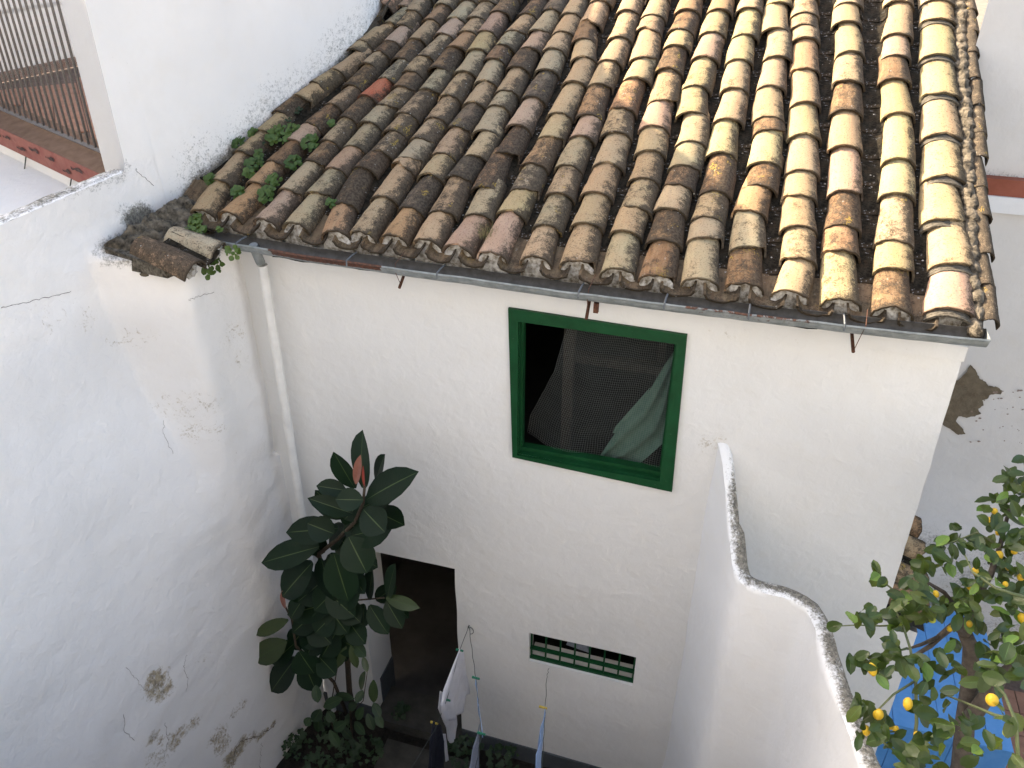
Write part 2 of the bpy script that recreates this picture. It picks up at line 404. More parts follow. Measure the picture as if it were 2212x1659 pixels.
# grey plinth along the foot of the wall
mb = MB()
for a, b in ((-2.0+.0, .12), (XL, DX0)):
    k = int((b-a)/.25)+1
    mb.box((a, 4.985, ZG-.02), (b, 4.9985, -7.55), 0) if False else mb.hexa([(a, 4.984, ZG), (b, 4.984, ZG), (b, 5.03, ZG), (a, 5.03, ZG), (a, 4.984, -7.55), (b, 4.984, -7.60), (b, 5.03, -7.60), (a, 5.03, -7.55)])
part('plinth', mb.mesh('plinth'), M['dado'], house)
# the room behind the window, the passage behind the doorway, the store behind the vent
def room(name, x0, x1, y0, y1, z0, z1, mat, parent):
    m = MB(); m.add([(x0,y0,z0),(x1,y0,z0),(x1,y1,z0),(x0,y1,z0),(x0,y0,z1),(x1,y0,z1),(x1,y1,z1),(x0,y1,z1)],
                    [(0,1,2,3),(7,6,5,4),(1,5,6,2),(2,6,7,3),(3,7,4,0)])
    # front lips so no light leaks round the opening
    return part(name, m.mesh(name), mat, parent)
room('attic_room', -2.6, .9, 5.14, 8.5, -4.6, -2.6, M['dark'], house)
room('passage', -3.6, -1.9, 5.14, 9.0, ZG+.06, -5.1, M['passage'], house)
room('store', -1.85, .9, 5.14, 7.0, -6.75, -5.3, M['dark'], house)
mb = MB()                                             # light left-hand reveal of the doorway with its grey foot
mb.box((-2.985, 5.14, -7.3), (-2.951, 5.45, -5.25)); part('door_reveal', mb.mesh('door_reveal'), M['plaster'], house)
mb = MB(); mb.box((-2.99, 5.141, ZG), (-2.94, 5.45, -7.3)); part('plinth', mb.mesh('plinth'), M['dado'], house)
mb = MB(); mb.box((-2.95, 4.93, ZG), (-2.0, 5.35, ZG+.13)); part('doorstep', mb.mesh('doorstep'), M['concrete'], house)

# ------------------------------------------------------------------ window
TL, TR_, BR, BL = at_y(1099, 664, 4.99), at_y(1485, 722, 4.99), at_y(1452, 1060, 4.99), at_y(1108, 985, 4.99)
win = part('window', None, None, house) if False else None
def quadbar(mb, a, b, c, d, y0, y1, mi=0, jag=0):
    """bar between outer edge a-b and inner edge d-c, thickness y0..y1; ragged outer edge"""
    n = 26; o = []
    for i in range(n+1):
        t = i/n; p = a.lerp(b, t); q = d.lerp(c, t); e = (p-q).normalized()*jag*(.5*nz(p.x*50, p.z*50, 1)+nz(p.x*17, p.z*17, 2))
        p = p+e; o += [(p.x, y0, p.z), (q.x, y0, q.z), (q.x, y1, q.z), (p.x, y1, p.z)]
    f = []
    for i in range(n):
        k = i*4
        for j in range(4): f.append((k+j, k+(j+1) % 4, k+4+(j+1) % 4, k+4+j))
    f += [(3, 2, 1, 0), (n*4, n*4+1, n*4+2, n*4+3)]
    mb.add(o, f, mi)
iTL, iTR, iBR, iBL = Vector((WX0, 0, WZ1)), Vector((WX1, 0, WZ1)), Vector((WX1, 0, WZ0)), Vector((WX0, 0, WZ0))
winf = MB()
for a, b, c, d in ((TL, TR_, iTR, iTL), (TR_, BR, iBR, iTR), (BR, BL, iBL, iBR), (BL, TL, iTL, iBL)):
    quadbar(winf, a, b, c, d, 4.972, 5.02, 0, .011)
wino = part('window', winf.mesh('window'), M['green'], house, 40, 'green painted window without panes, net and gauze hanging inside')
mb = MB()                                             # inner casing set back in the reveal
e = .018
for a, b in (((WX0-.01, 5.05, WZ0-.02), (WX0+e, 5.11, WZ1+.02)), ((WX1-e, 5.05, WZ0-.02), (WX1+.01, 5.11, WZ1+.02)), ((WX0, 5.052, WZ1-.02), (WX1, 5.108, WZ1+.012)), ((WX0, 5.046, WZ0-.012), (WX1, 5.112, WZ0+.035))): mb.box(a, b)
part('casing', mb.mesh('casing'), M['green'], wino)
mb = MB()                                             # painted reveals
mb.box((WX0-.01, 5.0, WZ0), (WX0+.004, 5.14, WZ1)); mb.box((WX1-.004, 5.0, WZ0), (WX1+.01, 5.14, WZ1)); mb.box((WX0, 5.0, WZ0-.01), (WX1, 5.14, WZ0+.004))
part('reveal', mb.mesh('reveal'), M['green'], wino)
# timbers seen in the dark room
mb = MB(); mb.hexa([(-1.21, 5.5, -4.4), (-1.13, 5.5, -4.4), (-1.13, 5.58, -4.4), (-1.21, 5.58, -4.4), (-1.22, 5.5, -2.62), (-1.14, 5.5, -2.62), (-1.14, 5.58, -2.62), (-1.22, 5.58, -2.62)])
part('room_post', mb.mesh('room_post'), M['darkwood'], house)
mb = MB(); mb.box((-1.3, 5.95, -3.62), (.7, 6.03, -3.54)); mb.box((-.55, 6.05, -4.4), (-.49, 6.12, -2.62)); part('room_rail', mb.mesh('room_rail'), M['darkwood'], house)
# insect net: threads
def net_pt(u, v):
    """u across, v down, both 0..1, inside the opening; the left edge swings in at the top"""
    xl = interp(v, [(0, -1.10), (.12, -1.13), (.45, -1.21), (.85, -1.39), (1, -1.415)]); xr = -.355
    z = lerp(-2.78, interp(u, [(0, -3.86), (.3, -3.93), (.7, -3.93), (1, -3.92)]), v)
    x = lerp(xl, xr, u)
    y = 5.125+.035*sin(9*u+2.2*v)*v+.03*nz(u*4, v*3, 0)+.05*v*sst(.25, 0, u)
    return (x+.012*nz(u*5, v*7, 3), y, z+.012*nz(u*6, v*5, 8))
mb = MB(); NU, NV, w2 = 58, 62, .00062
for i in range(NU+1):
    pts = [net_pt(i/NU, j/31) for j in range(32)]
    vv = []; ff = []
    for j, p in enumerate(pts): vv += [(p[0]-w2, p[1], p[2]), (p[0]+w2, p[1], p[2])]
    ff = [(2*j, 2*j+1, 2*j+3, 2*j+2) for j in range(31)]; mb.add(vv, ff)
for j in range(NV+1):
    pts = [net_pt(i/28, j/NV) for i in range(29)]
    vv = []
    for p in pts: vv += [(p[0], p[1]-.0004, p[2]-w2), (p[0], p[1]-.0004, p[2]+w2)]
    mb.add(vv, [(2*i, 2*i+1, 2*i+3, 2*i+2) for i in range(28)])
o = part('insect_net', mb.mesh('insect_net'), M['net'], wino); o['kind'] = 'stuff'
# gauze curtain caught in the corner
def cr6(x, y, d=5.18): return at_y(1042+x*.3307, 603.5+y*.3307, d)
strip = [((1258, 455), (1240, 620)), ((1180, 580), (1232, 760)), ((1110, 700), (1215, 930)), ((1010, 850), (1180, 1060)), ((900, 960), (1090, 1140)), ((830, 1060), (1000, 1215)), ((740, 1190), (800, 1200))]
vv = []; ff = []; K = 10
for i, (a, b) in enumerate(strip):
    A, B = cr6(*a), cr6(*b)
    for k in range(K+1):
        p = A.lerp(B, k/K); vv.append((p.x, p.y+.03*sin(k*1.5+i*.6)+.02*nz(i, k, 0, .7), p.z))
ff = [(i*(K+1)+k, i*(K+1)+k+1, (i+1)*(K+1)+k+1, (i+1)*(K+1)+k) for i in range(len(strip)-1) for k in range(K)]
part('gauze_curtain', mesh('gauze_curtain', vv, ff), M['gauze'], wino, 180)
vv = [cr6(1100, 700, 5.2), cr6(870, 960, 5.2), cr6(850, 1005, 5.2), cr6(900, 1010, 5.2), cr6(1010, 860, 5.2)]
part('gauze_curtain', mesh('gauze_curtain', vv, [(0, 1, 2, 3, 4)]), M['gauze'], wino)

# ------------------------------------------------------------------ barred vent window
mb = MB()
for i in range(8):
    x = lerp(GX0+.012, GX1-.012, i/7); mb.box((x-.0075, 5.035, GZ0), (x+.0075, 5.05, GZ1))
vent = part('vent_window', mb.mesh('vent_window'), M['green'], house, label='low green barred vent near the washing line')
for z0, z1, y0 in ((GZ0, GZ0+.028, 5.028), (GZ0+.125, GZ0+.150, 5.028)):
    mb = MB(); mb.box((GX0, y0, z0), (GX1, y0+.032, z1)); part('rail', mb.mesh('rail'), M['green'], vent)
mb = MB(); mb.hexa([(GX0, 5.06, GZ0-.03), (GX1, 5.06, GZ0-.03), (GX1, 5.22, GZ0-.03), (GX0, 5.22, GZ0-.03), (GX0, 5.06, GZ0+.004), (GX1, 5.06, GZ0+.004), (GX1, 5.22, GZ0+.01), (GX0, 5.22, GZ0+.01)])
part('sill', mb.mesh('sill'), M['plaster'], vent)
mb = MB(); mb.hexa([(-1.02, 5.25, -6.25), (-.8, 5.22, -6.25), (-.75, 5.5, -6.25), (-1.0, 5.5, -6.25), (-.93, 5.32, -6.0), (-.88, 5.3, -6.0), (-.88, 5.4, -6.0), (-.93, 5.4, -6.0)])
part('rag', mb.mesh('rag'), M['greycloth'], vent)

# ------------------------------------------------------------------ roof
SL = radians(20); YE = 4.86
RN = Vector((.0146*cos(SL), -sin(SL), cos(SL))).normalized()
RK = RN.dot(Vector((0, YE, -2.231)))
UPD = Vector((0, cos(SL), sin(SL)))
def on_roof(x, y): return hit(x, y, RN, RK)
roof = part('roof', None, None, house) if False else None
def deckpt(x, y, drop=.130):
    z = (RK-RN.x*x-RN.y*y)/RN.z; return Vector((x, y, z))-RN*drop
dv = []; nx, ny = 40, 50
for j in range(ny+1):
    for i in range(nx+1):
        x = lerp(-4.15, 1.40, i/nx); y = lerp(4.93, 11.9, j/ny); p = deckpt(x, y)+RN*.02*nz(x*5, y*5, 0); dv.append(p)
df = [(j*(nx+1)+i, j*(nx+1)+i+1, (j+1)*(nx+1)+i+1, (j+1)*(nx+1)+i) for j in range(ny) for i in range(nx)]
roof = part('roof', mesh('roof', dv, df), M['deck'], house, 180, 'low-pitched roof of lichened barrel tiles')

def tile_mesh(name, w0, w1, h, length, seed, cover=True, chip=0, na=14, nl=8, th=.013):
    rnd = random.Random(seed); vv = []; ff = []
    jag = [rnd.uniform(-.006, .006) for _ in range(na+1)]; bendx = rnd.uniform(-.008, .008)
    for s, inset in ((0, 0), (1, th)):
        for j in range(nl+1):
            t = j/nl
            ww = (lerp(w0, w1, t)/2-inset)*(1+.02*sin(7*t+seed)); hh = (h*(1-.08*t)-inset)
            for i in range(na+1):
                a = pi*i/na
                x = -cos(a)*ww; z = sin(a)**.85*hh
                y = t*length
                if j == 0:
                    y += jag[i]+.006*nz(i*.6, seed, 0)
                    if chip and chip[0] <= i/na <= chip[1]: y += chip[2]*(1-abs((i/na-(chip[0]+chip[1])/2)/((chip[1]-chip[0])/2))**2)
                r = .0035*nz(i*.5, j*.8, seed)+.002*nz(i*1.3, j*2, seed+9)
                x += bendx*sin(t*pi)+r*(-cos(a)); z += r*sin(a)
                vv.append((x, y, z if cover else -z))
    m = (na+1)*(nl+1)
    for j in range(nl):
        for i in range(na):
            a = j*(na+1)+i; q = (a, a+1, a+na+2, a+na+1)
            ff.append(q[::-1] if cover else q); q2 = tuple(k+m for k in q); ff.append(q2 if cover else q2[::-1])
    for i in range(na):
        q = (i, i+1, m+i+1, m+i); ff.append(q if cover else q[::-1])
    for j in range(nl):
        for i in (0, na):
            a = j*(na+1)+i; q = (a, a+na+1, a+na+1+m, a+m); ff.append(q)
    return mesh(name, vv, ff)
chips = [0, 0, 0, (.0, .3, .03), 0, (.7, 1.0, .05), 0, (.35, .6, .02), 0, 0, (.8, 1, .03), 0]
TM = []
for k in range(12):
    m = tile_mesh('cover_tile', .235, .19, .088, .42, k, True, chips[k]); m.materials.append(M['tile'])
    for p in m.polygons: p.use_smooth = True
    m.set_sharp_from_angle(angle=radians(45)); TM.append(m)
BROKEN = tile_mesh('cover_tile', .235, .19, .088, .42, 40, True, (-.2, .55, .10)); BROKEN.materials.append(M['tile'])
for p in BROKEN.polygons: p.use_smooth = True
BROKEN.set_sharp_from_angle(angle=radians(45))
CM = []
for k in range(8):
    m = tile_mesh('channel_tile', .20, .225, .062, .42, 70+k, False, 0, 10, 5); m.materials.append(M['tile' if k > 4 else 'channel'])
    for p in m.polygons: p.use_smooth = True
    m.set_sharp_from_angle(angle=radians(45)); CM.append(m)
PAL = {'c': (.385, .275, .160), 'y': (.40, .31, .155), 'p': (.39, .26, .18), 'o': (.35, .205, .105), 'g': (.35, .29, .185),
       'b': (.20, .115, .058), 'r': (.33, .08, .04), 'k': (.10, .082, .062), 'R': (.40, .095, .05)}
def place_tile(me_, P, Y, scale=(1, 1, 1), col=(.5, .4, .3), dirt=.2, yaw=0, roll=0, pitch=0, parent=None, name='cover_tile', crest=True, h=.088, nrm=None):
    Y = Y.normalized(); Z = (nrm or RN); Z = (Z-Y*Z.dot(Y)).normalized(); X = Y.cross(Z).normalized()
    Mx = Matrix((X, Y, Z)).transposed()
    Mx = Mx @ Matrix.Rotation(yaw, 3, 'Z') @ Matrix.Rotation(pitch, 3, 'X') @ Matrix.Rotation(roll, 3, 'Y')
    base = P-Z*(h*scale[2]) if crest else P
    o = bpy.data.objects.new(name, me_); COL.objects.link(o)
    o.parent = parent; o.matrix_parent_inverse = world(parent).inverted()
    o.matrix_basis = Matrix.Translation(base) @ Mx.to_4x4() @ Matrix.Diagonal((*scale, 1))
    o.color = (*col, dirt); return o
CR = {'A': (1300, 0, 3.16), 'B': (1900, 0, 3.16), 'C': (2500, 0, 3.16), 'D': (3200, 0, 3.16), 'E': (700, 450, 3.16), 'F': (1300, 450, 3.16),
      'G': (1900, 450, 3.16), 'H': (2500, 450, 3.16), 'I': (3200, 450, 3.16), 'J': (1900, 800, 3.16), 'K': (2500, 800, 3.16), 'L': (3200, 850, 1.814), 'M': (1300, 700, 1.814), 'S': (0, 0, 1.0)}
ROWS = {   # lip of each visible tile, from the top of the roof to the eave: crop, x, y, colour, crust
20: "D1600,235c1 D1600,680y0 D1640,1165y1 I1660,255c1 I1680,780y2 I1680,1315y1 L1030,345c1 L1010,670p0",
19: "D1100,10c1 D1080,420c1 D1060,690p1 D1050,980b4 D1100,1405y0 I1100,555y1 I1080,990y1 L600,180c4 L600,378y1 L590,665b5",
18: "D470,35c2 D450,265c0 D490,640y1 D470,1005c3 D440,1370b5 I430,395c0 I430,955p0 I400,1385b6 L220,250o4 L220,600y3",
17: "C2130,160c3 C2120,310c4 C2140,465c2 C2140,855o1 C2140,1270c1 H2130,255y1 H2100,700c1 H2070,1015c1 K2060,290c2 K2060,690c4 K1950,1105c1",
16: "C1810,30y1 C1760,350c0 C1790,700c2 C1710,1070c1 C1680,1455c1 H1690,195b4 H1630,600y1 H1570,890b5 H1440,1205o2 K1420,545g2 K1380,1010b5",
15: "C1430,95c1 C1380,430y2 C1310,740y1 C1250,1095c2 C1170,1480c1 H1080,480y2 H1010,960b6 H910,1285c4 K880,435g1 K820,950g1",
14: "C1060,115o1 C970,400y2 C880,705p1 C770,1070y3 C715,1397y2 H710,340c2 H620,640g1 H550,880b6 H430,1175c1 K360,465b7 K270,910b3",
13: "C660,115o1 C570,365b4 C520,560y1 C420,855b5 C350,1250c3 H240,145p0 H190,455c1 H110,800c3 H10,1160c4 J1780,350c1 J1680,825g2",
12: "B2120,185c1 B2060,372c2 B2000,715c1 B1920,970c1 B1740,1345o4 G1660,225c4 G1560,615c1 G1410,975c1 G1290,1360c1 J1170,730c3",
11: "B1800,125c1 B1700,460c3 B1580,750c1 B1450,1045c2 B1320,1430o5 G1230,270p1 G1060,640g2 G950,985c4 G790,1385g4 J650,675c3",
10: "B1460,5c1 B1330,280c1 B1250,485b3 B1250,710c1 B1140,1015c0 B950,1410c1 G830,280c1 G630,615o4 G500,935g6 G340,1215y1 J100,620p0",
9: "B1090,165c2 B1000,395c1 B880,605c2 B790,865g1 B620,1205k5 G430,135p1 G270,480b7 F1910,908b6 F1830,1250g3 M900,490p1",
8: "B860,118k4 B680,375g1 B580,595p2 B430,830b6 B290,1130c3 B180,1315g3 G20,205g1 F1790,515c2 F1570,770k7 F1380,1210c5 M680,445c2",
7: "B550,170b6 B390,385c3 B260,560g4 B130,730b4 A1920,1010g1 A1780,1280c1 F1570,155k4 F1390,490c3 F1230,755c2 F980,1165k6 M440,415o2",
6: "B200,140b4 A1930,385p2 A1820,610y1 A1660,890g2 A1470,1190c4 A1300,1470c4 F1110,300c4 F950,545g1 F860,650c1 F650,1030c2 M210,390c3",
5: "A1800,215c3 A1700,390c2 A1550,580o1 A1330,840b5 A1200,1110g3 A930,1410c5 F770,205c5 F610,465c6 F400,665b7 F150,1110b9 M20,385o3",
4: "A1550,225g1 A1400,420p0 A1170,695c4 A1000,890c4 A880,1075b4 A670,1310c4 F470,100g2 F270,400g3 F40,675p2 E1700,975g3 E1430,1360g1",
3: "A1390,50c2 A1240,240o3 A1060,480c1 A860,725b5 A680,980g5 A440,1190R0 A190,1460b6 E1860,330c4 E1660,585b4 E1350,935g1 E1050,1310p2",
2: "A1010,130c3 A880,310c4 A740,510p0 A610,645b6 A450,790c3 A250,1060b5 A20,1300c4 E1640,120b4 E1430,320p0 E1180,590b3 E950,850o2 E610,1225o0",
1: "A740,285g4 A400,512c3 A290,618c3 A60,870c0 S1240,325c4 S1175,378c1 S1095,440b5 S1030,515c1 S945,597c3 S855,710c2 S782,829c1"}
import re
ROWPTS = {}
nt_cover = 0
random.seed(11)
for ri in range(1, 21):
    ents = [(e[0], *[float(q) for q in re.match(r'([\d.]+),([\d.]+)', e[1:]).groups()], e[-2], int(e[-1])) for e in ROWS[ri].split()]
    pts = []
    for c, x, y, code, d in ents:
        ox, oy, s = CR[c]; px, py = (ox+x/s)*.5486, (oy+y/s)*.5486
        pts.append((on_roof(px, py), code, d))
    pts = pts[::-1]                                   # eave first
    P = [p[0] for p in pts]
    # carry the row on above the frame
    d0 = (P[-1]-P[-3]).normalized(); d0 = (d0*1.0+UPD*.6).normalized() if ri > 1 else UPD.copy()
    extra = []; q = P[-1].copy()
    for k in range(4 if ri > 2 else 3):
        q = q+d0*random.uniform(.27, .32); extra.append((q.copy(), random.choice('cccypg'), random.choice((1, 2, 3))))
    pts += extra; P = [p[0] for p in pts]; ROWPTS[ri] = P
    ws = 1.0
    for k, (p, code, d) in enumerate(pts):
        nxt = P[k+1] if k+1 < len(P) else p+d0*.3
        dirn = (nxt-p); ex = dirn.length; dirn.normalize()
        if k > 0: dirn = (dirn+(p-P[k-1]).normalized()*.6).normalized()
        sp = .265 if ri < 12 else .285
        wsc = (sp/.265)*random.uniform(.92, .99); hs = random.uniform(1.04, 1.14)
        if ri == 20: wsc, hs = 1.25, 1.2
        if ri <= 3: wsc *= .94
        ly = max(1.0, (ex+.09)/.42)
        c = PAL[code]; j = random.uniform(.9, 1.1); j2 = random.uniform(.94, 1.06)
        col = (min(.8, c[0]*j), c[1]*j*j2, c[2]*j*j2*random.uniform(.92, 1.05))
        mesh_ = TM[random.randrange(12)]
        if (ri, k) in ((6, 2), (12, len(ents)-2), (10, 9)): mesh_ = BROKEN
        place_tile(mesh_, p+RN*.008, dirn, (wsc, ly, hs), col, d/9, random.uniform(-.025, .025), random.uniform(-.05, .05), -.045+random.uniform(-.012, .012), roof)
        nt_cover += 1
        if ri == 20:                                  # bedding mortar showing under each verge lip
            m_ = place_tile(TM[0], p-RN*.010-dirn*.048, dirn, (wsc*.96, .35, hs*.97), (.2, .2, .2), 0, 0, 0, -.03, roof, 'mortar_bed')
            m_.data = m_.data.copy(); m_.data.name = 'mortar_bed'; m_.data.materials.clear(); m_.data.materials.append(M['mortar_dark'])
# channel tiles between the rows
random.seed(5)
def row_at(ri, s):                                    # point of a row at roof distance s above the eave
    P = ROWPTS[ri]; y0 = YE+s*cos(SL)
    for a, b in zip(P, P[1:]):
        if a.y <= y0 <= b.y: return a.lerp(b, (y0-a.y)/(b.y-a.y))
    if y0 < P[0].y: return P[0]+(P[1]-P[0])*((y0-P[0].y)/(P[1].y-P[0].y))
    return P[-1]+UPD*((y0-P[-1].y)/cos(SL))
for ri in range(0, 20):
    s = -.065 if ri else .1; kk = 0
    while s < 4.1:
        e = random.uniform(.29, .34)
        if ri == 0: a = row_at(1, s)-Vector((.15, 0, 0)); b = row_at(1, s+.3)-Vector((.15, 0, 0))
        else: a = (row_at(ri, s)+row_at(ri+1, s))/2; b = (row_at(ri, s+.3)+row_at(ri+1, s+.3))/2
        if ri == 19: a += Vector((-.02, 0, 0)); b += Vector((-.02, 0, 0))
        wsc = .95 if ri < 12 else 1.08
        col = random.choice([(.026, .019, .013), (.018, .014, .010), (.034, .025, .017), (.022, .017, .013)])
        if kk == 0: col = (.11, .08, .05)
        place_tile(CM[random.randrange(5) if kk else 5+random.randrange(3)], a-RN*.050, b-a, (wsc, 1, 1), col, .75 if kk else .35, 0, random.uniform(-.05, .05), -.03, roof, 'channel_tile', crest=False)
        s += e; kk += 1
# mortar plugs under the eave lips, wall head behind them
def blob(c, r, seed, n=10, m=7, squash=(1, 1, 1), amp=.25):
    vv = [(c[0], c[1], c[2]+r*squash[2])]
    for j in range(1, m):
        th = pi*j/m
        for i in range(n):
            ph = 2*pi*i/n; d = Vector((sin(th)*cos(ph), sin(th)*sin(ph), cos(th)))
            q = r*(1+amp*noise.noise(d*2.2+Vector((seed, 0, 0))))
            vv.append((c[0]+d.x*q*squash[0], c[1]+d.y*q*squash[1], c[2]+d.z*q*squash[2]))
    vv.append((c[0], c[1], c[2]-r*squash[2])); ff = []
    for i in range(n): ff.append((0, 1+i, 1+(i+1) % n)); ff.append((len(vv)-1, 1+(m-2)*n+(i+1) % n, 1+(m-2)*n+i))
    for j in range(m-2):
        for i in range(n):
            a = 1+j*n+i; b = 1+j*n+(i+1) % n; ff.append((a, a+n, b+n, b))
    return vv, ff
for ri in range(1, 21):
    p = ROWPTS[ri][0]; sc = 1.28 if ri == 20 else (1.0 if ri < 12 else 1.06); mb = MB(); y_ = p.y+.055; g_ = []
    for j in range(9):
        v = j/8
        for i in range(9):
            u = i/4-1; zt = sqrt(max(0, 1-(u*.97)**2))*.072-.088; zb = -.185
            g_.append((p.x+u*.104*sc, y_+.018*fb(u*1.3+ri*3, v*2, ri, 1.5, 3)-.02*sin(v*pi), p.z+lerp(zt, zb, v)))
    mb.add(g_, [(j*9+i, j*9+i+1, (j+1)*9+i+1, (j+1)*9+i) for j in range(8) for i in range(8)])
    part('mortar_plug', mb.mesh('mortar_plug'), M['mortar'], roof, 180)
    # dark underside fill
mb = MB()
mb.hexa([(XL-.2, 4.965, -2.52), (1.375, 4.965, -2.60), (1.375, 5.3, -2.60), (XL-.2, 5.3, -2.52), (XL-.2, 4.965, -2.37), (1.375, 4.965, -2.50), (1.375, 5.3, -2.40), (XL-.2, 5.3, -2.30)])
part('wall_head', mb.mesh('wall_head'), M['plaster'], house)
# verge: stub tiles and mortar down the right-hand edge
random.seed(3)
s = 0.02; k = 0
while s < 4.0:
    e = random.uniform(.27, .36); a = deckpt(1.35+random.uniform(-.01, .01)+.012*s, YE+s*cos(SL), .12); b = a+UPD*e
    place_tile(TM[k % 12], a+Vector((.075, 0, .03)), UPD, (.50, e/.42*1.05, .75), (.16, .135, .10), .85, random.uniform(-.05, .05), random.uniform(.15, .5), random.uniform(-.05, .02), roof, 'verge_tile', crest=False)
    s += e; k += 1
mb = MB()
for i in range(34):
    s = i*.125; c = deckpt(1.355+.012*s+random.uniform(-.01, .01), YE+.06+s*cos(SL), .105); mb.add(*blob(c, .085, i, 12, 8, (.7, 2.2, .62), .35))
part('verge_mortar', mb.mesh('verge_mortar'), M['rubble'], roof, 60)
mb = MB()                                             # pale mortar flakes and white lichen lying in the channels
random.seed(21)
for i in range(260):
    ri = random.randrange(9, 20) if random.random() < .8 else random.randrange(1, 9); s = random.uniform(.1, 3.6)
    c = (row_at(ri, s)+row_at(ri+1, s))/2-RN*(.104)+Vector((random.uniform(-.05, .05), 0, 0)); r = random.uniform(.004, .013)
    n = 6; T = Vector((1, 0, 0)); vv = [c+(T*cos(2*pi*q/n)+UPD*sin(2*pi*q/n))*r*random.uniform(.5, 1.2) for q in range(n)]+[c+RN*.006]
    mb.add(vv, [(q, (q+1) % n, n) for q in range(n)])
o = part('mortar_flakes', mb.mesh('mortar_flakes'), M['mortar'], roof); o['kind'] = 'stuff'
# ragged curved tile lying open at the top left, against the party wall
tA = at = on_roof(795, 52)
place_tile(CM[6], on_roof(800, 40)+RN*.03, Vector((.10, 1, .36)), (1.15, .9, 1.5), (.33, .26, .17), .45, .1, 0, .12, roof, 'channel_tile', crest=False)
place_tile(BROKEN, on_roof(822, 18)+RN*.06, Vector((.25, 1, .36)), (1.15, 1, 1.0), (.50, .28, .18), .2, 0, .1, .05, roof)
place_tile(TM[2], on_roof(770, 66)-RN*.02, Vector((.15, 1, .36)), (.9, .8, .8), (.25, .21, .15), .8, 0, -.2, 0, roof)

# ------------------------------------------------------------------ rain gutter and down pipe
GA, GB = Vector((-3.66, 4.775, -2.312)), Vector((1.40, 4.775, -2.305))    # centre line of the rim
def gutter_profile():
    out = []
    for k in range(13):
        a = pi+pi*k/12; out.append((cos(a)*.068, sin(a)*.075))
    return out
prof = [(.068, .035)]+[(-x, z) for x, z in gutter_profile()][::1]
prof = [(.070, .0)]+[(cos(-pi*k/12)*.068, sin(-pi*k/12)*.078) for k in range(13)]+[(-.076, .006), (-.080, -.004), (-.074, -.012)]
vv = []; ff = []; ru = []; inn = []; nn = 120; mP = len(prof)
rustseg = [(0.03, .06, .2), (.10, .27, .95), (.42, .46, .25), (.55, .63, .35), (.66, .82, .55), (.955, 1.0, .3)]
for i in range(nn+1):
    t = i/nn; c = GA.lerp(GB, t); dz = .006*nz(t*9, 0, 0)+.004*nz(t*30, 0, 0)-.042*sin(pi*t)**.7
    for k, (a, b) in enumerate(prof):
        vv.append((c.x, c.y+a, c.z+b+dz))
        r = 0
        for s0, s1, q in rustseg:
            r = max(r, q*sst(s0-.01, s0+.01, t)*sst(s1+.01, s1-.01, t))
        rimness = 1 if k >= mP-4 else (.75 if k >= mP-6 else .3)
        ru.append(r*rimness)
for i in range(nn):
    for k in range(mP-1):
        a = i*mP+k; ff.append((a, a+mP, a+mP+1, a+1))
vin = [(x, y+(.003 if False else 0), z) for x, y, z in vv]
me = mesh('gutter', vv, ff)
# inner skin just inside
base = len(vv); vv2 = []
for i in range(nn+1):
    c = GA.lerp(GB, i/nn); dz = .006*nz(i/nn*9, 0, 0)+.004*nz(i/nn*30, 0, 0)-.042*sin(pi*i/nn)**.7
    for k in range(14):
        a, b = prof[k]; vv2.append((c.x, c.y+a*.955, c.z+b*.955+.001+dz))
ff2 = [(base+i*14+k+1, base+(i+1)*14+k+1, base+(i+1)*14+k, base+i*14+k) for i in range(nn) for k in range(13)]
allv = vv+vv2; me = mesh('gutter', allv, ff+ff2+[tuple(nn*mP+k for k in range(14))])
ar = me.attributes.new('rust', 'FLOAT', 'POINT'); ai = me.attributes.new('inner', 'FLOAT', 'POINT')
for i in range(len(allv)):
    ar.data[i].value = ru[i] if i < len(vv) else 0; ai.data[i].value = 0 if i < len(vv) else 1
gut = part('gutter', me, M['gutter'], house, 50, 'grey half-round gutter with a long rusted stretch at its left')
# dark silt in the bottom
mb = MB(); vv = []
for i in range(61):
    c = GA.lerp(GB, .1+.72*i/60); hgt = -.098+.02*abs(i/60-.5)+.014*nz(i*.4, 0, 0)
    vv += [c+Vector((0, -.045, hgt)), c+Vector((0, .045, hgt-.004))]
mb.add(vv, [(2*i, 2*i+2, 2*i+3, 2*i+1) for i in range(60)]); part('silt', mb.mesh('silt'), M['soil'], gut)
for px in (520, 752, 945, 1255, 1447, 1638, 1858):    # straps across the rim
    t = (at_y(px, 560, 4.72).x-GA.x)/(GB.x-GA.x); c = GA.lerp(GB, t)-Vector((0, 0, .042*sin(pi*t)**.7)); mb = MB()
    mb.tube([c+Vector((.0, -.085, -.03)), c+Vector((0, -.08, .010)), c+Vector((.0, 0, .012)), c+Vector((.0, .072, .005))], .006, 4)
    part('strap', mb.mesh('strap'), M['strap'], gut)
for px, py, l in ((872, 600, .10), (1275, 665, .16), (1850, 735, .09)):   # rusty pegs and their wire ties
    e = at_y(px, py, 4.84); mb = MB(); e2 = Vector((e.x-.03, 4.99, e.z+.03))
    mb.tube([e+Vector((-.01, -.06, -.05)), e2], .011, 6); part('iron_peg', mb.mesh('iron_peg'), M['rust'], gut)
    mb = MB(); c = Vector((e.x+.01, 4.70, GA.z-.02)); mb.tube([Vector((e.x+.02, 4.85, GA.z+.03)), Vector((e.x+.01, 4.70, GA.z+.0)), Vector((e.x, 4.72, GA.z-.08)), e+Vector((-.005, -.04, -.04))], .0025, 4)
    part('wire', mb.mesh('wire'), M['rust'], gut)
e = at_y(1285, 660, 4.86); mb = MB(); mb.box((e.x-.004, e.y-.03, e.z-.04), (e.x+.028, e.y, e.z+.03)); part('iron_plate', mb.mesh('iron_plate'), M['rust'], gut)
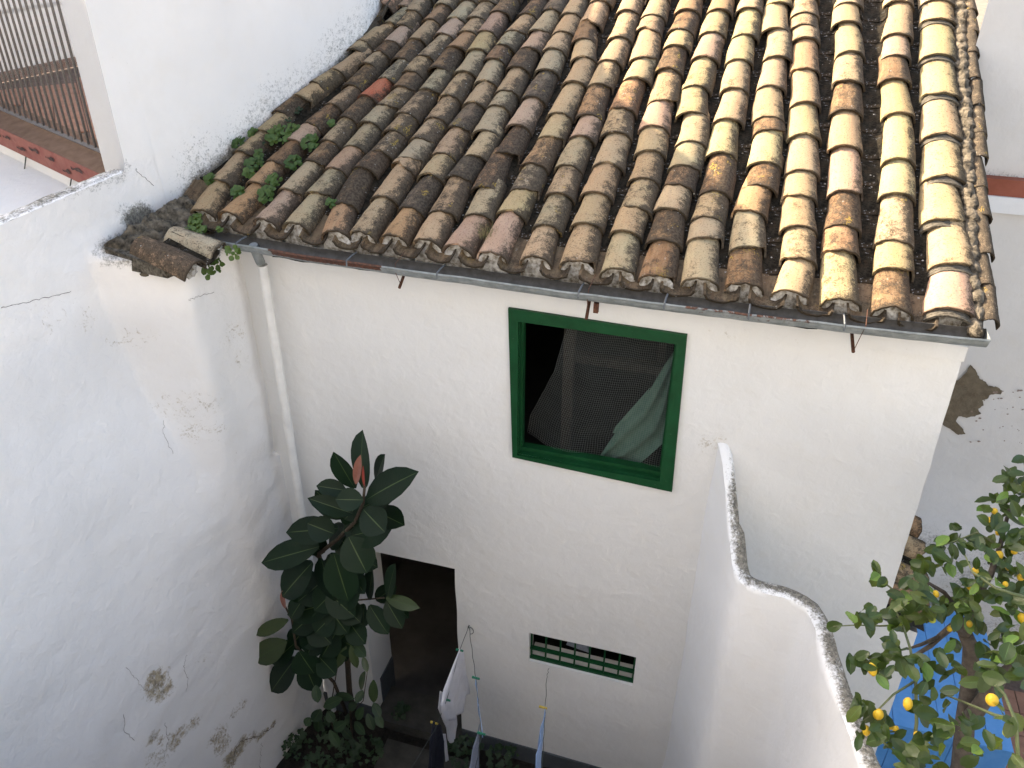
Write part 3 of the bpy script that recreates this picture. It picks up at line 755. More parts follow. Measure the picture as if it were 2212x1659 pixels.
pa, pb = at_y(567, 572, 4.86), at_y(654, 1120, 4.90)
down = (pb-pa).normalized(); pe = pa+down*((ZG+.05-pa.z)/down.z)
mb = MB(); mb.tube([pa, pa.lerp(pe, .28)], .036, 16); dp = part('down_pipe', mb.mesh('down_pipe'), M['pvc'], house, 50)
for a, b in ((.279, .50), (.499, .75), (.749, 1.0)):
    mb = MB(); mb.tube([pa.lerp(pe, a), pa.lerp(pe, b)], .0345 if a < .4 else .0335, 16); part('pipe_length', mb.mesh('pipe_length'), M['pvc'], dp, 50)
for t in (.0, .28, .5): mb = MB(); mb.tube([pa.lerp(pe, t), pa.lerp(pe, t+.010)], .0375, 16); part('collar', mb.mesh('collar'), M['pvc'], dp, 50)
mb = MB(); mb.tube([Vector((pa.x-.01, 4.80, GA.z-.05)), pa+Vector((-.005, -.01, .02))], .034, 14); part('spout', mb.mesh('spout'), M['gutter'], dp, 50)

# ------------------------------------------------------------------ left courtyard wall: a battered, lumpy height field
def wx(y): return -4.2+(.16 if y < 4.73 else .30)*(y-4.73)
def left_x(y, z):
    base = interp(-z, [(1.8, 0), (2.55, .0), (3.4, .12), (4.0, .25), (4.6, .36), (5.5, .46), (6.5, .53), (7.8, .58)])
    wf = sst(5.0, 4.75, y) if z > -2.45 else 1
    wob = .025*nz(y*1.2, z*1.2, 0)+.010*nz(y*3.5, z*3.5, 5)+.004*nz(y*11, z*9, 7)
    y0 = 4.30+.02*nz(0, z*3, 0)+.03*sst(-2.6, -3.8, z)
    stub = .565+.012*nz(y*4, z*4, 2)
    hard = sst(y0-.06, y0+.16, y); soft = sst(3.3, 4.6, y)
    tz = sst(-3.85, -3.95, z)
    m1 = lerp(hard, max(soft*.95, hard*.6+soft*.4), sst(-3.3, -4.8, z))
    top = sst(-2.33, -2.37, z)
    off = max(base, base+(stub-base)*m1*top)
    if z > -4.4: off -= .05*sst(4.9, 4.99, y)*top
    return wx(y)+off+wob*wf*sst(-1.9, -2.2, z)
ys = [lerp(.2, 4.2, i/75) for i in range(75)]+[lerp(4.2, 4.45, i/12) for i in range(12)]+[lerp(4.45, 5.0, i/13) for i in range(14)]
def ptop(y): return -1.885+.045*(y-4.73) if y < 4.73 else -1.80
nz_l = 190; vv = []; sd = []
crack_pts = []
def seg_d(p, a, b):
    ab = (b[0]-a[0], b[1]-a[1]); t = max(0, min(1, ((p[0]-a[0])*ab[0]+(p[1]-a[1])*ab[1])/(ab[0]**2+ab[1]**2+1e-9)))
    return sqrt((p[0]-a[0]-ab[0]*t)**2+(p[1]-a[1]-ab[1]*t)**2)
def left_hit(px, py):
    """where a sight line meets the lumpy wall (marching)"""
    d = ray(px, py); t = 1.0
    for _ in range(900):
        p = d*t
        if p.y < 5 and p.x < left_x(p.y, p.z): return p
        if p.y > 5.0: return p
        t += .01
    return d*t
LST = []                                              # stains: (y, z, radius, kind, strength)
for px, py, r, st in ((335, 1475, .13, .8), (352, 1490, .10, .9), (330, 1462, .07, .9), (330, 1590, .07, .9), (350, 1600, .05, .6), (375, 1600, .10, .7), (395, 1580, .08, .6), (420, 1560, .07, .6), (470, 1590, .12, .6), (480, 1610, .10, .7),
                      (515, 1620, .10, .8), (525, 1600, .07, .8), (545, 1590, .06, .9), (560, 1590, .06, .9), (575, 1580, .05, .9), (590, 1565, .05, .8), (500, 1640, .12, .9), (350, 1635, .12, .5), (330, 1640, .1, .5), (525, 1520, .07, .5), (505, 1540, .08, .5), (250, 730, .12, .3), (120, 700, .16, .25), (60, 690, .16, .22), (180, 680, .14, .3), (420, 880, .16, .35), (440, 930, .12, .3), (505, 720, .14, .35), (515, 770, .1, .35), (450, 1390, .12, .2), (440, 1420, .1, .25)):
    p = left_hit(px, py); LST.append((p.y, p.z, r*1.25, min(1, st*1.25)))
for y in ys:
    for j in range(nz_l+1):
        z = lerp(ptop(y), ZG-.05, (j/nz_l)); vv.append((left_x(y, z), y, z))
        d = sst(-2.02, -1.9, z-.03*nz(y*4, 0, 0))*.42*sst(3.6, 4.5, y)*sst(4.9, 4.7, y)
        rr = sqrt(((y-4.72)*1.1)**2+((z+2.27)*1.2)**2)+.12*nz(y*6, z*6, 3); d = max(d, .95*sst(.30, .05, rr))
        d = max(d, .8*sst(-2.50, -2.38, z)*sst(4.25, 4.4, y)*sst(-2.2, -2.35, z))
        d = max(d, .5*sst(.12, .02, abs(z+2.37))*sst(4.24, 4.3, y))
        st = 0
        for (sy, sz, r, s_) in LST:
            q = sqrt((y-sy)**2+(z-sz)**2)
            if q < r*1.3: st = max(st, s_*sst(r*1.3, r*.3, q))
        st = max(st, .18*sst(-7.0, -7.6, z))
        sd.append((d+max(0, st-.55)*.9, st))
W = nz_l+1; ff = [(i*W+j, i*W+j+1, (i+1)*W+j+1, (i+1)*W+j) for i in range(len(ys)-1) for j in range(nz_l)]
# top of the parapet, 12 cm thick, rough
base = len(vv)
for i, y in enumerate(ys):
    z = ptop(y)
    for k, off in enumerate((.0, .015, .05, .10, .125)):
        vv.append((wx(y)-off-.0, y, z+(.0, .012, .016, .012, -.01)[k]+.006*nz(y*9, k, 0)+.004*nz(y*30, k, 3))); sd.append((.62+.25*nz(y*3, k, 0) if k else .25, 0))
    vv.append((wx(y)-.13, y, z-3.2)); sd.append((0, 0))
for i in range(len(ys)-1):
    if ys[i+1] > 4.74: continue
    a = base+i*6; b = a+6
    ff.append((i*W, a, b, (i+1)*W)) if False else None
    for k in range(5): ff.append((a+k, b+k, b+k+1, a+k+1))
lw = thing('courtyard_wall', 'long white battered courtyard wall with brown damp stains and a dirty flat top', 'wall', (-4.2, 3.0, ZG))
me = mesh('wall', vv, [f for f in ff if f]); a1 = me.attributes.new('dirt', 'FLOAT', 'POINT'); a2 = me.attributes.new('stain', 'FLOAT', 'POINT')
a3 = me.attributes.new('cream', 'FLOAT', 'POINT')
for i, (d, s_) in enumerate(sd): a1.data[i].value = d; a2.data[i].value = s_; a3.data[i].value = sst(-2.95, -2.5, vv[i][2]+.06*nz(vv[i][1]*3, vv[i][2]*3, 0))
part('wall', me, M['plaster_left'], lw, 50)
# hairline cracks following the plaster
def crack(px_pts, w_=.0035, mat='grout', sub=9):
    P = []; 
    for (x0, y0), (x1, y1) in zip(px_pts, px_pts[1:]):
        for k in range(sub):
            t = k/sub; x = lerp(x0, x1, t)+4.5*nz((x0+x1)*.1+t*5, y0*.1, 0); y = lerp(y0, y1, t)+4.5*nz(x0*.1, (y0+y1)*.1+t*5, 4)
            p = left_hit(x, y); P.append(Vector((left_x(p.y, p.z)+.002, p.y, p.z)) if p.y < 4.995 else p)
    vv = []; 
    for i, p in enumerate(P):
        t = (P[min(i+1, len(P)-1)]-P[max(0, i-1)]).normalized(); s = t.cross(Vector((1, 0, 0))).normalized()*w_*(.35+.65*abs(nz(i*.7, 0, 0)+.3))
        vv += [p-s, p+s]
    part('crack', mesh('crack', vv, [(2*i, 2*i+1, 2*i+3, 2*i+2) for i in range(len(P)-1)]), M[mat], lw)
crack([(0, 665), (45, 655), (110, 640), (160, 628)], .003)
crack([(330, 400), (300, 375), (290, 362)], .003)
crack([(402, 1415), (395, 1440), (405, 1470), (400, 1500)], .0025); crack([(500, 1659), (507, 1620), (520, 1600), (560, 1590), (600, 1560)], .006)
crack([(560, 1660), (562, 1630), (565, 1600)], .003); crack([(270, 1440), (300, 1475), (310, 1490)], .002)
crack([(265, 1545), (268, 1580), (290, 1600)], .003); crack([(355, 1560), (362, 1600), (352, 1640)], .003)
crack([(350, 905), (352, 940), (375, 985)], .0025); crack([(405, 648), (430, 640), (465, 630)], .0025)
# the two stub tiles that top the buttress
random.seed(2)
for k, (lip, tail, hs, col, d) in enumerate([((424, 566), (301, 508), 1.15, (.30, .20, .13), .85), ((478, 528), (372, 488), 1.1, (.42, .36, .25), .35)]):
    yy = 4.30 if k == 0 else 4.60
    A, B = at_y(*lip, yy), at_y(*tail, yy+.02)
    place_tile(TM[4+k], A, B-A, (1.0, (B-A).length/.42*1.0, hs), col, d, 0, 0, 0, lw, 'cover_tile', nrm=Vector((.3, 0, 1)))
    c = A+Vector((-.015, 0, -.07)); mb = MB(); mb.add(*blob(c+Vector((-.05, 0, 0)), .06, 30+k, 10, 7, (.5, 1.2, .8), .6)); part('mortar_plug', mb.mesh('mortar_plug'), M['mortar'], lw, 180)
A = at_y(455, 560, 4.45); B = at_y(340, 515, 4.46)
place_tile(CM[0], A-Vector((0, 0, -.02)), B-A, (1.1, .9, 1), (.12, .10, .07), .8, 0, 0, 0, lw, 'channel_tile', crest=False, nrm=Vector((.3, 0, 1)))
mb = MB(); random.seed(8)
g_ = []
for i in range(37):
    t = i/36
    for j in range(25):
        q = j/24; hh = .035+.05*fb(t*4, q*2.5, 0, 2.2, 4)+.02*nz(t*25, q*14, 1); edge = min(1, 6*q, 6*(1-q), 8*t, 8*(1-t)+.3)
        g_.append((lerp(-4.22, -3.93, q)+.24*t+.03*nz(t*7, q*5, 4), lerp(4.36, 5.0, t)+.03*nz(t*6, q*6, 8), lerp(-2.34, -2.19, t)-.10*q+.10*(1-q)**2+hh*edge-.05*(1-edge)))
mb.add(g_, [(i*25+j, (i+1)*25+j, (i+1)*25+j+1, i*25+j+1)[::-1] for i in range(36) for j in range(24)])
part('rubble_mortar', mb.mesh('rubble_mortar'), M['rubble'], lw, 180)
mb = MB()
mb.hexa([(-4.2, 4.345, -2.44), (-3.74, 4.345, -2.47), (-3.58, 5.0, -2.50), (-4.1, 5.0, -2.50), (-4.2, 4.345, -2.30), (-3.76, 4.345, -2.40), (-3.62, 5.0, -2.42), (-4.1, 5.0, -2.26)])
part('buttress_head', mb.mesh('buttress_head'), M['mortar_dark'], lw)

# ------------------------------------------------------------------ tall neighbouring house on the left
nb = thing('neighbour_house', 'tall cream-white house wall standing over the left edge of the tiled roof', 'house', (-4.3, 6.0, ZG))
PROF = [(4.7, 1.3), (5.2, .9), (5.7, .28), (6.5, .16), (7.0, .20), (7.35, .02), (7.6, -.10), (8.1, -.06), (8.9, .12), (12.5, .15)]
pl = [(-4.203, 4.73), (-3.93, 5.2), (-3.72, 6.0), (-3.50, 7.05), (-3.66, 7.75), (-3.70, 12.5)]
pl[1] = (-4.10, 5.15)
pl = [(-4.2, 4.73), (-3.55, 6.9), (-3.49, 7.2), (-3.50, 7.8), (-3.55, 12.5)]
prof_top = PROF
def wallline(y): return interp(y, [(b, a) for a, b in pl])
yy_ = [lerp(4.73, 12.5, (i/110)**1.3) for i in range(111)]; vv = []; dd = []; nzz = 46
for y in yy_:
    zt = interp(y, prof_top); zb = -1.83 if y < 4.95 else interp(y, [(4.95, -2.6), (12.5, -.6)])
    zr = (RK-RN.y*y-RN.x*(-3.9))/RN.z
    for j in range(nzz+1):
        t = j/nzz; z = lerp(zb, zt, t**1.6)
        vv.append((wallline(y)+.012*nz(y*1.5, z*1.5, 0)*sst(4.75, 5, y), y, z))
        dd.append(max(.85*sst(zr+.06, zr-.12, z+.06*nz(y*5, z*5, 0)), .42*sst(zr+.55, zr-.05, z+.2*nz(y*2, z*2, 0)))*sst(4.75, 5.3, y))
W = nzz+1; ff = [(i*W+j, (i+1)*W+j, (i+1)*W+j+1, i*W+j+1) for i in range(110) for j in range(nzz)]
me = mesh('wall', vv, ff); a1 = me.attributes.new('dirt', 'FLOAT', 'POINT')
for i, d in enumerate(dd): a1.data[i].value = d
part('wall', me, M['plaster_cream'], nb, 60)
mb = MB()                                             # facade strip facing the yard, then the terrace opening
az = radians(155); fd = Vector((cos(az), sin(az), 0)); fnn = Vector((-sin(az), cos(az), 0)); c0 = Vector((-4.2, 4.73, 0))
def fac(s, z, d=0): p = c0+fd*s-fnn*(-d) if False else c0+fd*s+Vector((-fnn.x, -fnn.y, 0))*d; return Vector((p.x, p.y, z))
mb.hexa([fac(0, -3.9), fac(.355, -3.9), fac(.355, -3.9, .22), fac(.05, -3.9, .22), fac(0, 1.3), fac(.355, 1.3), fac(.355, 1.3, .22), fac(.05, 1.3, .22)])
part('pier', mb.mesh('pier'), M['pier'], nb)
mb = MB()
for a, b in zip(pl[1:], pl[2:]):
    pass
mb.add([(-4.4, 5.0, -2.6), (-4.0, 12.5, -.6), (-4.0, 12.5, -.1), (-4.05, 8.4, -.2), (-4.05, 7.6, -.15), (-4.1, 7.1, .1), (-4.2, 6.1, .1), (-4.5, 4.9, .9)], [(0, 1, 2, 3, 4, 5, 6, 7)])
part('back_face', mb.mesh('back_face'), M['plaster'], nb)

# ------------------------------------------------------------------ terrace behind the iron grille (top left)
th = thing('terrace', 'tiled terrace seen through grey iron bars above a peeling red sill', 'terrace', (-5.8, 6.2, ZG))
zs_ = -1.905                                          # level of the bottom rail
mb = MB(); mb.hexa([fac(.355, -3.9, .06), fac(6, -3.9, .06), fac(6, -3.9, .28), fac(.355, -3.9, .28), fac(.355, zs_-.27, .06), fac(6, zs_-.27, .06), fac(6, zs_-.27, .28), fac(.355, zs_-.27, .28)])
part('wall', mb.mesh('wall'), M['plaster'], th)
mb = MB(); mb.hexa([fac(.356, zs_-.27, .0), fac(6, zs_-.27, .0), fac(6, zs_-.27, .28), fac(.356, zs_-.27, .28), fac(.356, zs_-.10, -.01), fac(6, zs_-.10, -.01), fac(6, zs_-.03, .28), fac(.356, zs_-.03, .28)])
sill = part('sill', mb.mesh('sill'), M['redpaint'], th)
mb = MB(); mb.add([fac(.356, zs_-.097, -.008), fac(6, zs_-.097, -.008), fac(6, zs_-.027, .28), fac(.356, zs_-.027, .28)], [(0, 1, 2, 3)]); part('sill_top', mb.mesh('sill_top'), simple('worn_brown_sill', (.13, .075, .045), (.19, .115, .075), 12, .85, .3, 50), sill)
random.seed(4)
for i in range(11):                                   # black flaked streaks on the red
    s0 = .45+i*.26+random.uniform(-.05, .05); l = random.uniform(.1, .22); mb = MB(); z0 = zs_-.13-random.uniform(0, .08)
    a = [fac(s0+l*k/6, z0+.012*sin(k)+random.uniform(-.004, .008), -.013) for k in range(7)]; b = [fac(s0+l*k/6, z0-.014-random.uniform(0, .012), -.013) for k in range(7)]
    mb.add(a+b, [(k, k+1, k+8, k+7) for k in range(6)]); part('flaked_patch', mb.mesh('flaked_patch'), M['blackflake'], sill)
# floor tiles: every square a piece
mb = MB(); FZ = -2.02
mb.add([fac(.30, FZ-.006, .25), fac(7, FZ-.006, .25), fac(7, FZ-.006, 4.2), fac(.30, FZ-.006, 4.2)], [(0, 1, 2, 3)])
fl = part('floor', mb.mesh('floor'), M['grout'], th)
tm = MB(); tm.box((-.118, -.118, -.006), (.118, .118, .004)); tmm = tm.mesh('floor_tile'); tmm.materials.append(M['terracotta'])
q2 = radians(155-22)
for i in range(-4, 14):
    for j in range(0, 12):
        p = fac(.5, FZ, .35)+Vector((cos(q2), sin(q2), 0))*(i*.245)+Vector((sin(q2), -cos(q2), 0))*(-(j*.245)+.3)
        rel = p-c0; s = rel.dot(fd); dd_ = -(rel.x*fnn.x+rel.y*fnn.y)
        if s < .40 or dd_ < .33 or s > 3.6 or dd_ > 2.9: continue
        o = bpy.data.objects.new('floor_tile', tmm); COL.objects.link(o); o.parent = fl; o.matrix_parent_inverse = world(fl).inverted()
        o.matrix_basis = Matrix.Translation(p+Vector((0, 0, random.uniform(-.001, .001)))) @ Matrix.Rotation(q2, 4, 'Z')
# back wall of the terrace with terracotta skirting
bA, bB = at_z(-30, 186, FZ), at_z(153, 146, FZ); bd = (bB-bA).normalized(); bA2 = bA-bd*6; bB2 = bB+bd*2.5
mb = MB(); mb.add([bA2+Vector((0, 0, 0)), bB2, bB2+Vector((0, 0, 3.4)), bA2+Vector((0, 0, 3.4))], [(0, 1, 2, 3)]); part('back_wall', mb.mesh('back_wall'), M['plaster'], th)
bn = Vector((bd.y, -bd.x, 0))
if bn.dot(fnn) < 0: bn = -bn
mb = MB(); o_ = bn*.02; z1, z2 = Vector((0, 0, .62)), Vector((0, 0, .66)); mb.hexa([bA2+z1, bB2+z1, bB2+z1+o_, bA2+z1+o_, bA2+z2, bB2+z2, bB2+z2+o_, bA2+z2+o_]); part('cornice', mb.mesh('cornice'), M['plaster'], th)
mb = MB(); o_ = bn*.012; z2 = Vector((0, 0, .10)); mb.hexa([bA2, bB2, bB2+o_, bA2+o_, bA2+z2, bB2+z2, bB2+z2+o_, bA2+z2+o_]); part('skirting', mb.mesh('skirting'), M['terracotta'], th)
mb = MB(); p1 = fac(.355, FZ, .2); p2 = p1+Vector((-fnn.x, -fnn.y, 0))*.9; p3 = Vector((-4.06, 8.6, FZ))
mb.add([p1, p2, p2+Vector((0, 0, 2.0)), p1+Vector((0, 0, 2.2)), p3, p3+Vector((0, 0, 1.75))], [(0, 1, 2, 3), (1, 4, 5, 2)]); part('side_wall', mb.mesh('side_wall'), M['plaster'], th)
mb = MB(); mb.tube([fac(.37, zs_, .12), fac(4.5, zs_, .12)], .02, 4); gr = part('grille', mb.mesh('grille'), M['bar'], th, label='grey vertical iron bars on a flat rail')
for i in range(34):
    s = .37+i*.112; mb = MB(); mb.tube([fac(s, zs_, .12), fac(s, .9, .12)], .0098 if i else .008, 8); part('bar', mb.mesh('bar'), M['bar'], gr, 180)
# ledge and channel below the sill
mb = MB(); mb.hexa([fac(.3, zs_-.75, -.62), fac(6, zs_-.75, -.62), fac(6, zs_-.75, .06), fac(.3, zs_-.75, .06), fac(.3, zs_-.52, -.62), fac(6, zs_-.52, -.62), fac(6, zs_-.40, .06), fac(.3, zs_-.40, .06)])
part('ledge', mb.mesh('ledge'), M['plaster'], th)
mb = MB(); mb.add([fac(.3, zs_-.508, -.50), fac(6, zs_-.508, -.50), fac(6, zs_-.448, -.16), fac(.3, zs_-.448, -.16)], [(0, 1, 2, 3)]) ; part('dirt_band', mb.mesh('dirt_band'), simple('damp_dirt', (.30, .26, .2), (.62, .58, .52), 8, .95), th)
for s in (1.15, 2.0):
    mb = MB(); mb.tube([fac(s, zs_-.30, .05), fac(s+.02, zs_-.44, .0), fac(s-.1, zs_-.50, -.40), fac(s-.05, zs_-.51, -.66)], .006, 5); part('wire', mb.mesh('wire'), M['line'], th)

# ------------------------------------------------------------------ dividing wall with a stepped, mossy top
dw = thing('dividing_wall', 'curving white garden wall with mossy stepped top running out from the house', 'wall', (.6, 4.0, ZG))
plan = [((.02, 5.02), -3.50), ((.07, 4.93), -3.56), ((.11, 4.83), -3.66), ((.15, 4.72), -3.80), ((.20, 4.58), -3.95), ((.25, 4.42), -4.08), ((.285, 4.33), -4.13), ((.36, 4.28), -4.13), ((.50, 4.27), -4.13), ((.66, 4.26), -4.13), ((.755, 4.22), -4.14), ((.80, 4.12), -4.17), ((.85, 3.9), -4.20), ((.92, 3.6), -4.19), ((1.02, 3.2), -4.16), ((1.12, 2.8), -4.12), ((1.35, 1.9), -4.02), ((1.7, .6), -3.9)]
# refine
fine_pl = []
for (a, za), (b, zb) in zip(plan, plan[1:]):
    m_ = max(1, int(((a[0]-b[0])**2+(a[1]-b[1])**2)**.5/.045))
    for k in range(m_): t = k/m_; fine_pl.append((Vector((lerp(a[0], b[0], t), lerp(a[1], b[1], t), 0)), lerp(za, zb, t)))
fine_pl.append((Vector((*plan[-1][0], 0)), plan[-1][1]))
for _ in range(3):
    fine_pl = [fine_pl[0]]+[((fine_pl[i-1][0]+fine_pl[i][0]*2+fine_pl[i+1][0])/4, (fine_pl[i-1][1]+fine_pl[i][1]*2+fine_pl[i+1][1])/4) for i in range(1, len(fine_pl)-1)]+[fine_pl[-1]]
vv = []; dd = []; ntop = 7; nside = 44; TH = .108
for i, (p, z) in enumerate(fine_pl):
    a = fine_pl[max(0, i-1)][0]; b = fine_pl[min(len(fine_pl)-1, i+1)][0]; t = (b-a).normalized(); nr = Vector((-t.y, t.x, 0))
    if nr.x < 0: nr = -nr                            # towards the right-hand yard
    if abs(t.x) > abs(t.y): nr = Vector((0, 1, 0)).lerp(nr, .4).normalized() if nr.y > 0 else nr
    nr = Vector((-t.y, t.x, 0)); nr = nr if (nr.x > 0 or nr.y > .8) else -nr
    th_ = TH*(1 if i > 8 else .75)
    zz = z+.012*nz(i*.35, 0, 0)+.006*nz(i*1.1, 0, 3)
    col = []
    for j in range(nside, 0, -1):
        f = (j/nside)**1.4; zj = lerp(zz-.03, ZG-.05, f)
        q = p+nr*(-.0)+Vector((.016*nz(i*.12, zj*1.3, 0)+.005*nz(i*.4, zj*5, 0), 0, 0)); q = q-nr*(.05*sst(-7, -7.8, zj)+.03*sst(-4.2, -5.5, zj)*0)
        col.append((q.x, q.y, zj)); dd.append(.45*sst(.11+.05*nz(i*.5, 0, 0), .0, zz-zj)*(.5+.7*nz(i*.3, 2, 0)))
    for k in range(ntop+1):
        f = k/ntop; q = p+nr*(th_*f); col.append((q.x, q.y, zz+.018*(1-(2*f-1)**2)-.008+.009*nz(i*.8, k*.9, 0))); dd.append(interp(f, [(0, .3), (.3, .62), (.6, .88), (1, .8)])*(sst(-1, 9, i)*.85+.15)*(1+.5*nz(i*.25, f*3, 7)))
    for j in range(1, 13):
        f = j/12; zj = lerp(zz-.03, ZG-.05, f); q = p+nr*th_; col.append((q.x, q.y, zj)); dd.append(0)
    vv += col; W = len(col)
ff = [(i*W+j, (i+1)*W+j, (i+1)*W+j+1, i*W+j+1) for i in range(len(fine_pl)-1) for j in range(W-1)]
ff = [f[::-1] for f in ff]
me = mesh('wall', vv, ff); a1 = me.attributes.new('dirt', 'FLOAT', 'POINT')
for i, d in enumerate(dd): a1.data[i].value = d
part('wall', me, M['plaster_new'], dw, 60)

# ------------------------------------------------------------------ lean-to on the right of the house
lt = thing('lean_to', 'small white lean-to with clay tiled roof beside the house, half hidden by the lemon tree', 'building', (1.6, 6, ZG))
mb = MB(); mb.add([(1.40, 5.004, ZG), (1.735, 5.004, ZG), (1.685, 5.004, -4.93), (1.40, 5.004, -4.86), (1.735, 7.3, ZG), (1.685, 7.3, -4.93)], [(0, 1, 2, 3), (1, 4, 5, 2)])
part('wall', mb.mesh('wall'), M['plaster_grey'] if False else M['plaster'], lt)
random.seed(6)
ln = Vector((sin(radians(20)), 0, cos(radians(20)))); ld = Vector((-cos(radians(20)), 0, sin(radians(20))))
mb = MB(); mb.add([(1.72, 4.98, -4.88), (1.72, 7.4, -4.88), (1.42, 7.4, -4.77), (1.42, 4.98, -4.77)], [(0, 1, 2, 3)])
lr = part('roof', mb.mesh('roof'), M['deck'], lt)
for k, (px, py, code, d) in enumerate([(2012, 1352, 'b', 4), (2010, 1308, 'o', 3), (2008, 1250, 'c', 3), (2001, 1180, 'c', 2), (1993, 1128, 'o', 2), (1985, 1078, 'b', 6), (1978, 1040, 'b', 5)]):
    P = at_z(px, py, -4.73); P.y = max(P.y, 5.15); c = PAL[code]
    for q in range(1):
        place_tile(TM[(k+q*5) % 12], P+ld*(.3*q), ld, (1.06, 1, 1), tuple(x*.95 for x in c), d/9+.2, random.uniform(-.03, .03), 0, -.03, lr, nrm=ln)
    place_tile(CM[k % 5], P+Vector((-.03, .14, -.075)), ld, (1, 1, 1), (.12, .09, .06), .7, 0, 0, 0, lr, 'channel_tile', crest=False, nrm=ln)

# ------------------------------------------------------------------ boundary walls at the right
bw = thing('boundary_wall', 'grey-white wall behind the lemon tree with a big patch of fallen plaster and a red band on top', 'wall', (3.5, 7.6, ZG))
YB = 7.6
BT = at_y(2105, 415, YB).z
patch_px = [(2096, 786), (2108, 800), (2116, 815), (2128, 822), (2134, 832), (2150, 833), (2165, 842), (2160, 850), (2140, 850), (2132, 860), (2122, 862), (2125, 875), (2112, 880), (2118, 892), (2105, 897), (2088, 900), (2070, 897), (2064, 908), (2080, 925), (2084, 936), (2070, 938), (2052, 925), (2030, 912), (2020, 900), (2040, 860), (2050, 815), (2068, 820), (2084, 805)]
PP = [at_y(x, y, YB) for x, y in patch_px]; PP2 = [(p.x, p.z) for p in PP]
def inpoly(x, z, P):
    r = False; n = len(P)
    for i in range(n):
        x0, z0 = P[i]; x1, z1 = P[(i+1) % n]
        if (z0 > z) != (z1 > z) and x < (x1-x0)*(z-z0)/(z1-z0)+x0: r = not r
    return r
vv = []; nx, nzb = 110, 150; dd = []; stt = []
bx = [lerp(1.475, 4.6, (i/nx)) for i in range(nx+1)]+[7, 12]; bz = [lerp(BT, ZG-.02, j/nzb) for j in range(nzb+1)]
for x in bx:
    for z in bz:
        vv.append((x, YB+.012*nz(x*1.4, 0, z*1.4)+.004*nz(x*6, 0, z*6), z))
        low = sst(-5.2, -6.2, z+.3*nz(x*2, 0, z*2)); dd.append(low*(.35+.25*nz(x*3, 1, z*3))); stt.append(low*.35)
W = nzb+1; ff = [(i*W+j, i*W+j+1, (i+1)*W+j+1, (i+1)*W+j) for i in range(len(bx)-1) for j in range(nzb)]
me = mesh('wall', vv, ff); a1 = me.attributes.new('dirt', 'FLOAT', 'POINT'); a2 = me.attributes.new('stain', 'FLOAT', 'POINT')
for i, d in enumerate(dd): a1.data[i].value = d; a2.data[i].value = stt[i]
part('wall', me, M['plaster_grey'], bw, 60)
# bare render where the plaster has come off: thin plaster coat edge round a recessed patch
n_ = len(PP); ring = []
rp = []
for i in range(n_):
    a, b = PP[i], PP[(i+1) % n_]
    for k in range(4):
        p = a.lerp(b, k/4); p = Vector((p.x+.010*nz(p.x*40, p.z*40, 0), p.y, p.z+.010*nz(p.x*40, p.z*40, 5))); rp.append(p)
me = mesh('bare_patch', [(p.x, YB-.0165, p.z) for p in rp], [tuple(range(len(rp)))])
bm = bmesh.new(); bm.from_mesh(me); bmesh.ops.triangulate(bm, faces=bm.faces[:]); bm.to_mesh(me); bm.free()
part('bare_patch', me, simple('bare_earth_render', (.115, .088, .055), (.17, .135, .09), 12, .95, .9, 45, dist=.01), bw)
mb = MB(); random.seed(9)
for i in range(34):
    c = at_y(random.uniform(2095, 2212), random.uniform(840, 960), YB-.0175); r = random.uniform(.004, .016)
    vv = [(c.x+r*cos(q)*random.uniform(.5, 1.3), c.y, c.z+r*.8*sin(q)*random.uniform(.5, 1.3)) for q in [2*pi*k/6 for k in range(6)]]
    mb.add(vv, [tuple(range(6))])
o = part('plaster_chips', mb.mesh('plaster_chips'), simple('chipped_spot', (.22, .15, .11), (.3, .24, .2), 30, .95), bw); o['kind'] = 'stuff'
mb = MB(); mb.box((1.475, YB-.05, BT-.14), (12, YB+.25, BT-.005)); part('coping', mb.mesh('coping'), M['plaster'], bw)
mb = MB(); mb.box((1.475, YB-.03, BT-.003), (12, YB+.25, BT+.135)); part('red_band', mb.mesh('red_band'), simple('red_brown_band', (.23, .065, .035), (.28, .085, .05), 8, .8), bw)
rw = thing('rear_house', 'plain grey-beige house wall rising above the red band at the far right', 'house', (4, 7.9, ZG))
vv = []; bx2 = [lerp(1.475, 5, i/40) for i in range(41)]+[12]; bz2 = [lerp(BT+.1, 2.2, j/30) for j in range(31)]; dd = []
for x in bx2:
    for z in bz2: vv.append((x, YB+.06+.01*nz(x, 0, z), z)); dd.append(.55*sst(BT+.19, BT+.13, z+.03*nz(x*6, 0, z*6)))
W = 31; me = mesh('wall', vv, [(i*W+j, (i+1)*W+j, (i+1)*W+j+1, i*W+j+1) for i in range(41) for j in range(30)])
a1 = me.attributes.new('dirt', 'FLOAT', 'POINT')
for i, d in enumerate(dd): a1.data[i].value = d
part('wall', me, M['plaster_grey'], rw, 60)

